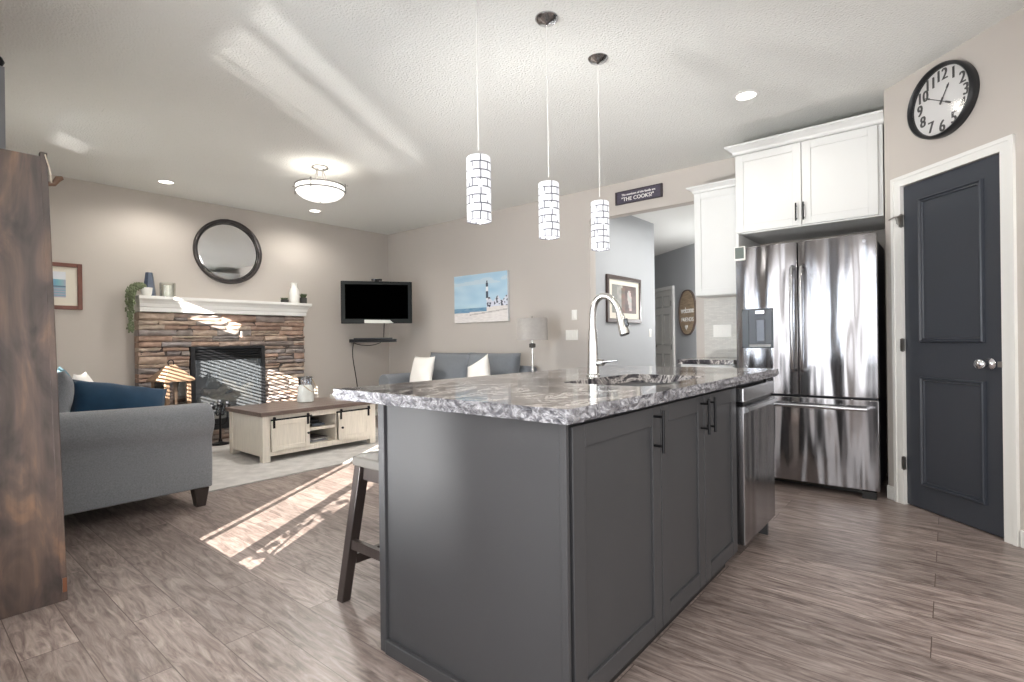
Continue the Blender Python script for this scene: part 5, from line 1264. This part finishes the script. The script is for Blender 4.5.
# ------------------------------------------------------------------ lights
def shade_material():
    """frosted lit glass with a drawn pattern of thin grey steps, worked out from each shade's own coordinates"""
    m = bpy.data.materials.new('lit_pattern_glass'); m.use_nodes = True; nt = m.node_tree; b = nt.nodes['Principled BSDF']
    tc = nt.nodes.new('ShaderNodeTexCoord'); sp = nt.nodes.new('ShaderNodeSeparateXYZ'); nt.links.new(tc.outputs['Object'], sp.inputs[0])
    at = nt.nodes.new('ShaderNodeMath'); at.operation = 'ARCTAN2'; nt.links.new(sp.outputs['Y'], at.inputs[0]); nt.links.new(sp.outputs['X'], at.inputs[1])
    ml = nt.nodes.new('ShaderNodeMath'); ml.operation = 'MULTIPLY'; ml.inputs[1].default_value = 0.056; nt.links.new(at.outputs[0], ml.inputs[0])
    cb = nt.nodes.new('ShaderNodeCombineXYZ'); nt.links.new(ml.outputs[0], cb.inputs['X']); nt.links.new(sp.outputs['Z'], cb.inputs['Y'])
    vo = nt.nodes.new('ShaderNodeTexVoronoi'); vo.feature = 'DISTANCE_TO_EDGE'; vo.voronoi_dimensions = '2D'; 
    br = nt.nodes.new('ShaderNodeTexBrick'); br.inputs['Scale'].default_value = 1; br.inputs['Brick Width'].default_value = 0.062; br.inputs['Row Height'].default_value = 0.036; br.inputs['Mortar Size'].default_value = 0.0031; br.inputs['Mortar Smooth'].default_value = 0.1; br.offset = 0.42; br.squash = 0.6; br.squash_frequency = 2
    nt.links.new(cb.outputs[0], br.inputs['Vector'])
    n = nt.nodes.new('ShaderNodeTexNoise'); n.inputs['Scale'].default_value = 14; nt.links.new(cb.outputs[0], n.inputs['Vector'])
    mask = nt.nodes.new('ShaderNodeMath'); mask.operation = 'GREATER_THAN'; mask.inputs[1].default_value = 0.43; nt.links.new(n.outputs['Fac'], mask.inputs[0])
    mu = nt.nodes.new('ShaderNodeMath'); mu.operation = 'MULTIPLY'; nt.links.new(br.outputs['Fac'], mu.inputs[0]); nt.links.new(mask.outputs[0], mu.inputs[1])
    nt.nodes.remove(vo)
    mx = nt.nodes.new('ShaderNodeMix'); mx.data_type = 'RGBA'; nt.links.new(mu.outputs[0], mx.inputs['Factor']); mx.inputs['A'].default_value = (0.93, 0.94, 1.0, 1); mx.inputs['B'].default_value = (0.09, 0.09, 0.12, 1)
    nt.links.new(mx.outputs['Result'], b.inputs['Emission Color']); b.inputs['Emission Strength'].default_value = 0.60
    mx2 = nt.nodes.new('ShaderNodeMix'); mx2.data_type = 'RGBA'; nt.links.new(mu.outputs[0], mx2.inputs['Factor']); mx2.inputs['A'].default_value = (0.25, 0.25, 0.26, 1); mx2.inputs['B'].default_value = (0.03, 0.03, 0.03, 1)
    nt.links.new(mx2.outputs['Result'], b.inputs['Base Color']); b.inputs['Roughness'].default_value = 0.3
    return m
PEND = shade_material()
BULB = mat('lit_bulb', (255, 252, 245), 0.5, emit=(255, 250, 240), estr=4)
def lamp_light(par, loc, power, r=0.04, spot=None):
    l = bpy.data.lights.new('lamp_light', 'SPOT' if spot else 'POINT'); l.energy = power; l.shadow_soft_size = r; l.color = (1, 0.95, 0.88)
    if spot: l.spot_size = spot; l.spot_blend = 0.6
    o = bpy.data.objects.new('lamp_light', l); COL.objects.link(o); o.parent = par; o.location = loc
PY = 1.585; PH = 0.284; zb = 1.624
t = thing('pendant_light', 'slim white patterned glass cylinder pendant, nearest camera and leftmost over the island', 'pendant light', (1.688, PY, zb), 0, 'pendant lights over the island')
bm = NB(); r = 0.0535; lathe(bm, [(r, 0), (r, PH - 0.006), (r - 0.006, PH), (0.012, PH), (0.012, PH - 0.004), (r - 0.007, PH - 0.008), (r - 0.004, 0.0)], (0, 0, 0), 40, cap=False); sh = part('glass_shade', bm, PEND, t, smooth=True, local=True)
bm = NB(); lathe(bm, [(0.001, 0.012), (r - 0.005, 0.012)], (0, 0, 0), 32, cap=False); part('diffuser', bm, mat('lit_diffuser', (255, 255, 255), 0.5, emit=(250, 248, 255), estr=0.7), t, local=True)
bm = NB(); tube(bm, [(0, 0, PH + 0.03), (0, 0, 2.765 - zb - 0.02)], 0.0022, 6); part('cord', bm, mat('clear_grey_cord', (214, 212, 208), 0.4), t, local=True, smooth=True)
bm = NB(); lathe(bm, [(0.016, PH), (0.016, PH + 0.006), (0.005, PH + 0.012)], (0, 0, 0), 16); part('socket_cap', bm, NICKEL, t, local=True, smooth=True)
bm = NB(); hc = 2.765 - zb; lathe(bm, [(0.060, hc - 0.001), (0.060, hc - 0.010), (0.046, hc - 0.026), (0.012, hc - 0.034), (0.004, hc - 0.044)], (0, 0, 0), 32); part('canopy', bm, mat('dark_chrome', (176, 176, 178), 0.06, 1.0, bump=0.5, bscale=40), t, local=True, smooth=True)
pend = t
for k, (x, lb) in enumerate(((2.214, 'slim white patterned glass pendant, middle one of the three over the island'), (2.730, 'slim white patterned glass pendant, rightmost and farthest, beside the plaque'))):
    c = copy_tree(pend); c.location = (x, PY, zb + 0.004 * (k + 1)); c['label'] = lb
# flush mount in the living room
t = thing('ceiling_bowl_light', 'semi-flush ceiling light with a white glass bowl and nickel arms', 'ceiling light', (2.668, 4.558, 2.765))
bm = NB(); lathe(bm, [(0.075, 0), (0.078, -0.012), (0.06, -0.022), (0.02, -0.028)], (0, 0, 0), 32); part('canopy', bm, NICKD, t, local=True, smooth=True)
bm = NB()
for k in range(4):
    a = k * PI / 2 + 0.5; c, s = math.cos(a), math.sin(a); tube(bm, bez((0.035 * c, 0.035 * s, -0.02), (0.04 * c, 0.04 * s, -0.11), (0.07 * c, 0.07 * s, -0.15), (0.15 * c, 0.15 * s, -0.185), 8), 0.005, 8)
part('arm', bm, NICKD, t, local=True, smooth=True)
bm = NB(); lathe(bm, [(0.222, -0.175), (0.228, -0.178), (0.228, -0.186), (0.222, -0.189)], (0, 0, 0), 56, cap=False); lathe(bm, [(0.220, -0.225), (0.227, -0.228), (0.227, -0.234), (0.218, -0.237)], (0, 0, 0), 56, cap=False)
for a in (-0.87, -0.87 + PI, -0.87 + PI / 2, -0.87 - PI / 2):
    c, s = math.cos(a), math.sin(a); tube(bm, [(0.205 * c, 0.205 * s, -0.18), (0.262 * c, 0.262 * s, -0.182)], 0.004, 6); tube(bm, [(0.235 * c, 0.235 * s, -0.165), (0.238 * c, 0.238 * s, -0.255)], 0.005, 8)
part('metal_band', bm, NICKD, t, local=True, smooth=True)
bm = NB(); lathe(bm, [(0.220, -0.180), (0.222, -0.230), (0.205, -0.258), (0.165, -0.290), (0.10, -0.315), (0.04, -0.326), (0.001, -0.328)], (0, 0, 0), 56, cap=False); part('glass_bowl', bm, mat('lit_alabaster_glass', (250, 248, 244), 0.4, emit=(255, 252, 246), estr=0.75), t, local=True, smooth='all')
bm = NB(); lathe(bm, [(0.008, -0.326), (0.010, -0.338), (0.004, -0.35), (0.001, -0.352)], (0, 0, 0), 12); part('finial', bm, NICKEL, t, local=True, smooth=True)
lamp_light(t, (0, 0, -0.10), 2, 0.12)
lamp_light(t, (0, 0, -0.40), 70, 0.15, math.radians(175))
t = thing('recessed_downlight', 'round recessed ceiling downlight over the fridge end of the kitchen', 'downlight', (3.81, 1.058, 2.765), 0, 'recessed downlights')
bm = NB(); lathe(bm, [(0.062, -0.001), (0.085, -0.001), (0.085, -0.004), (0.064, -0.009), (0.062, -0.001)], (0, 0, 0), 36, cap=False); part('trim_ring', bm, TRIM, t, local=True, smooth=True)
bm = NB(); lathe(bm, [(0.001, -0.003), (0.063, -0.002)], (0, 0, 0), 32, cap=False); part('lens', bm, BULB, t, local=True)
dlt = t
for x, y, lb in ((3.495, 6.10, 'round recessed ceiling downlight just below the bowl light, near the corner'), (1.869, 6.113, 'round recessed ceiling downlight left of the mirror near the fireplace wall')):
    c = copy_tree(dlt); c.location = (x, y, 2.765); c['label'] = lb
for x, y, lb in ((2.6, -0.95, 'added unseen fill downlight over the rear kitchen side'), (0.75, -1.1, 'added unseen fill downlight behind the camera by the rear wall'), (0.55, 0.75, 'added unseen fill downlight above the dining nook')):
    c = copy_tree(dlt); c.location = (x, y, 2.765); c['label'] = lb  # these three are added out of frame as fill for the room
for q in [o for o in list(COL.objects) if o.name.startswith('recessed_downlight')]:
    lamp_light(q, (0, 0, -0.03), 8 if abs(q.location.x - 3.81) < .1 else 22 if q.location.y > 3 else 30, 0.06, math.radians(165))
l = bpy.data.lights.new('hall_fill', 'AREA'); l.shape = 'RECTANGLE'; l.size = 2.0; l.size_y = 1.2; l.energy = 36; l.color = (1, 0.99, 0.97)  # added overhead fill for the hall, has no fixture
o = bpy.data.objects.new('hall_fill', l); COL.objects.link(o); o.location = (6.3, 2.1, 2.70)
l2 = bpy.data.lights.new('hall_point_fill', 'POINT'); l2.energy = 34; l2.shadow_soft_size = 0.15; o2 = bpy.data.objects.new('hall_point_fill', l2); COL.objects.link(o2); o2.location = (8.05, 2.75, 1.55)  # added bare point lamp in mid-air, brightens the hall's far wall

# the garden tree (shape)
t = bpy.data.objects['garden_tree']; t.location = (-2.6, 0.22, 0); WM['garden_tree'] = Matrix.Translation(Vector((-2.6, 0.22, 0)))
bm = NB(); tube(bm, [(0, 0, 0), (0.03, 0, 0.8), (0, 0.02, 2.1)], [0.05, 0.04, 0.02], 8)
rr = random.Random(9)
for k in range(14):
    a = rr.uniform(0, 6.28); z = rr.uniform(0.5, 1.5); L = rr.uniform(0.15, 0.32); tube(bm, [(0, 0, z), (L * .5 * math.cos(a), L * .5 * math.sin(a), z + 0.12), (L * math.cos(a), L * math.sin(a), z + 0.35)], [0.015, 0.01, 0.004], 5)
part('trunk', bm, DARKW, t, local=True, smooth=True)
bm = NB()
for k in range(230):
    a = rr.uniform(0, 6.28); r0 = 0.26 * math.sqrt(rr.random()); z = rr.uniform(1.1, 2.5); c = Vector((r0 * math.cos(a), r0 * math.sin(a), z)); s = rr.uniform(0.03, 0.06)
    q = Matrix.Translation(c) @ Matrix.Rotation(rr.uniform(0, 6), 4, 'Z') @ Matrix.Rotation(rr.uniform(0, 3), 4, 'X')
    vs = [bm.verts.new(q @ Vector(p)) for p in ((-s, 0, 0), (0, -s * 0.5, 0), (s, 0, 0), (0, s * 0.5, 0))]; bm.faces.new(vs)
o = part('foliage', bm, GRND, t, local=True); o['kind'] = 'stuff'
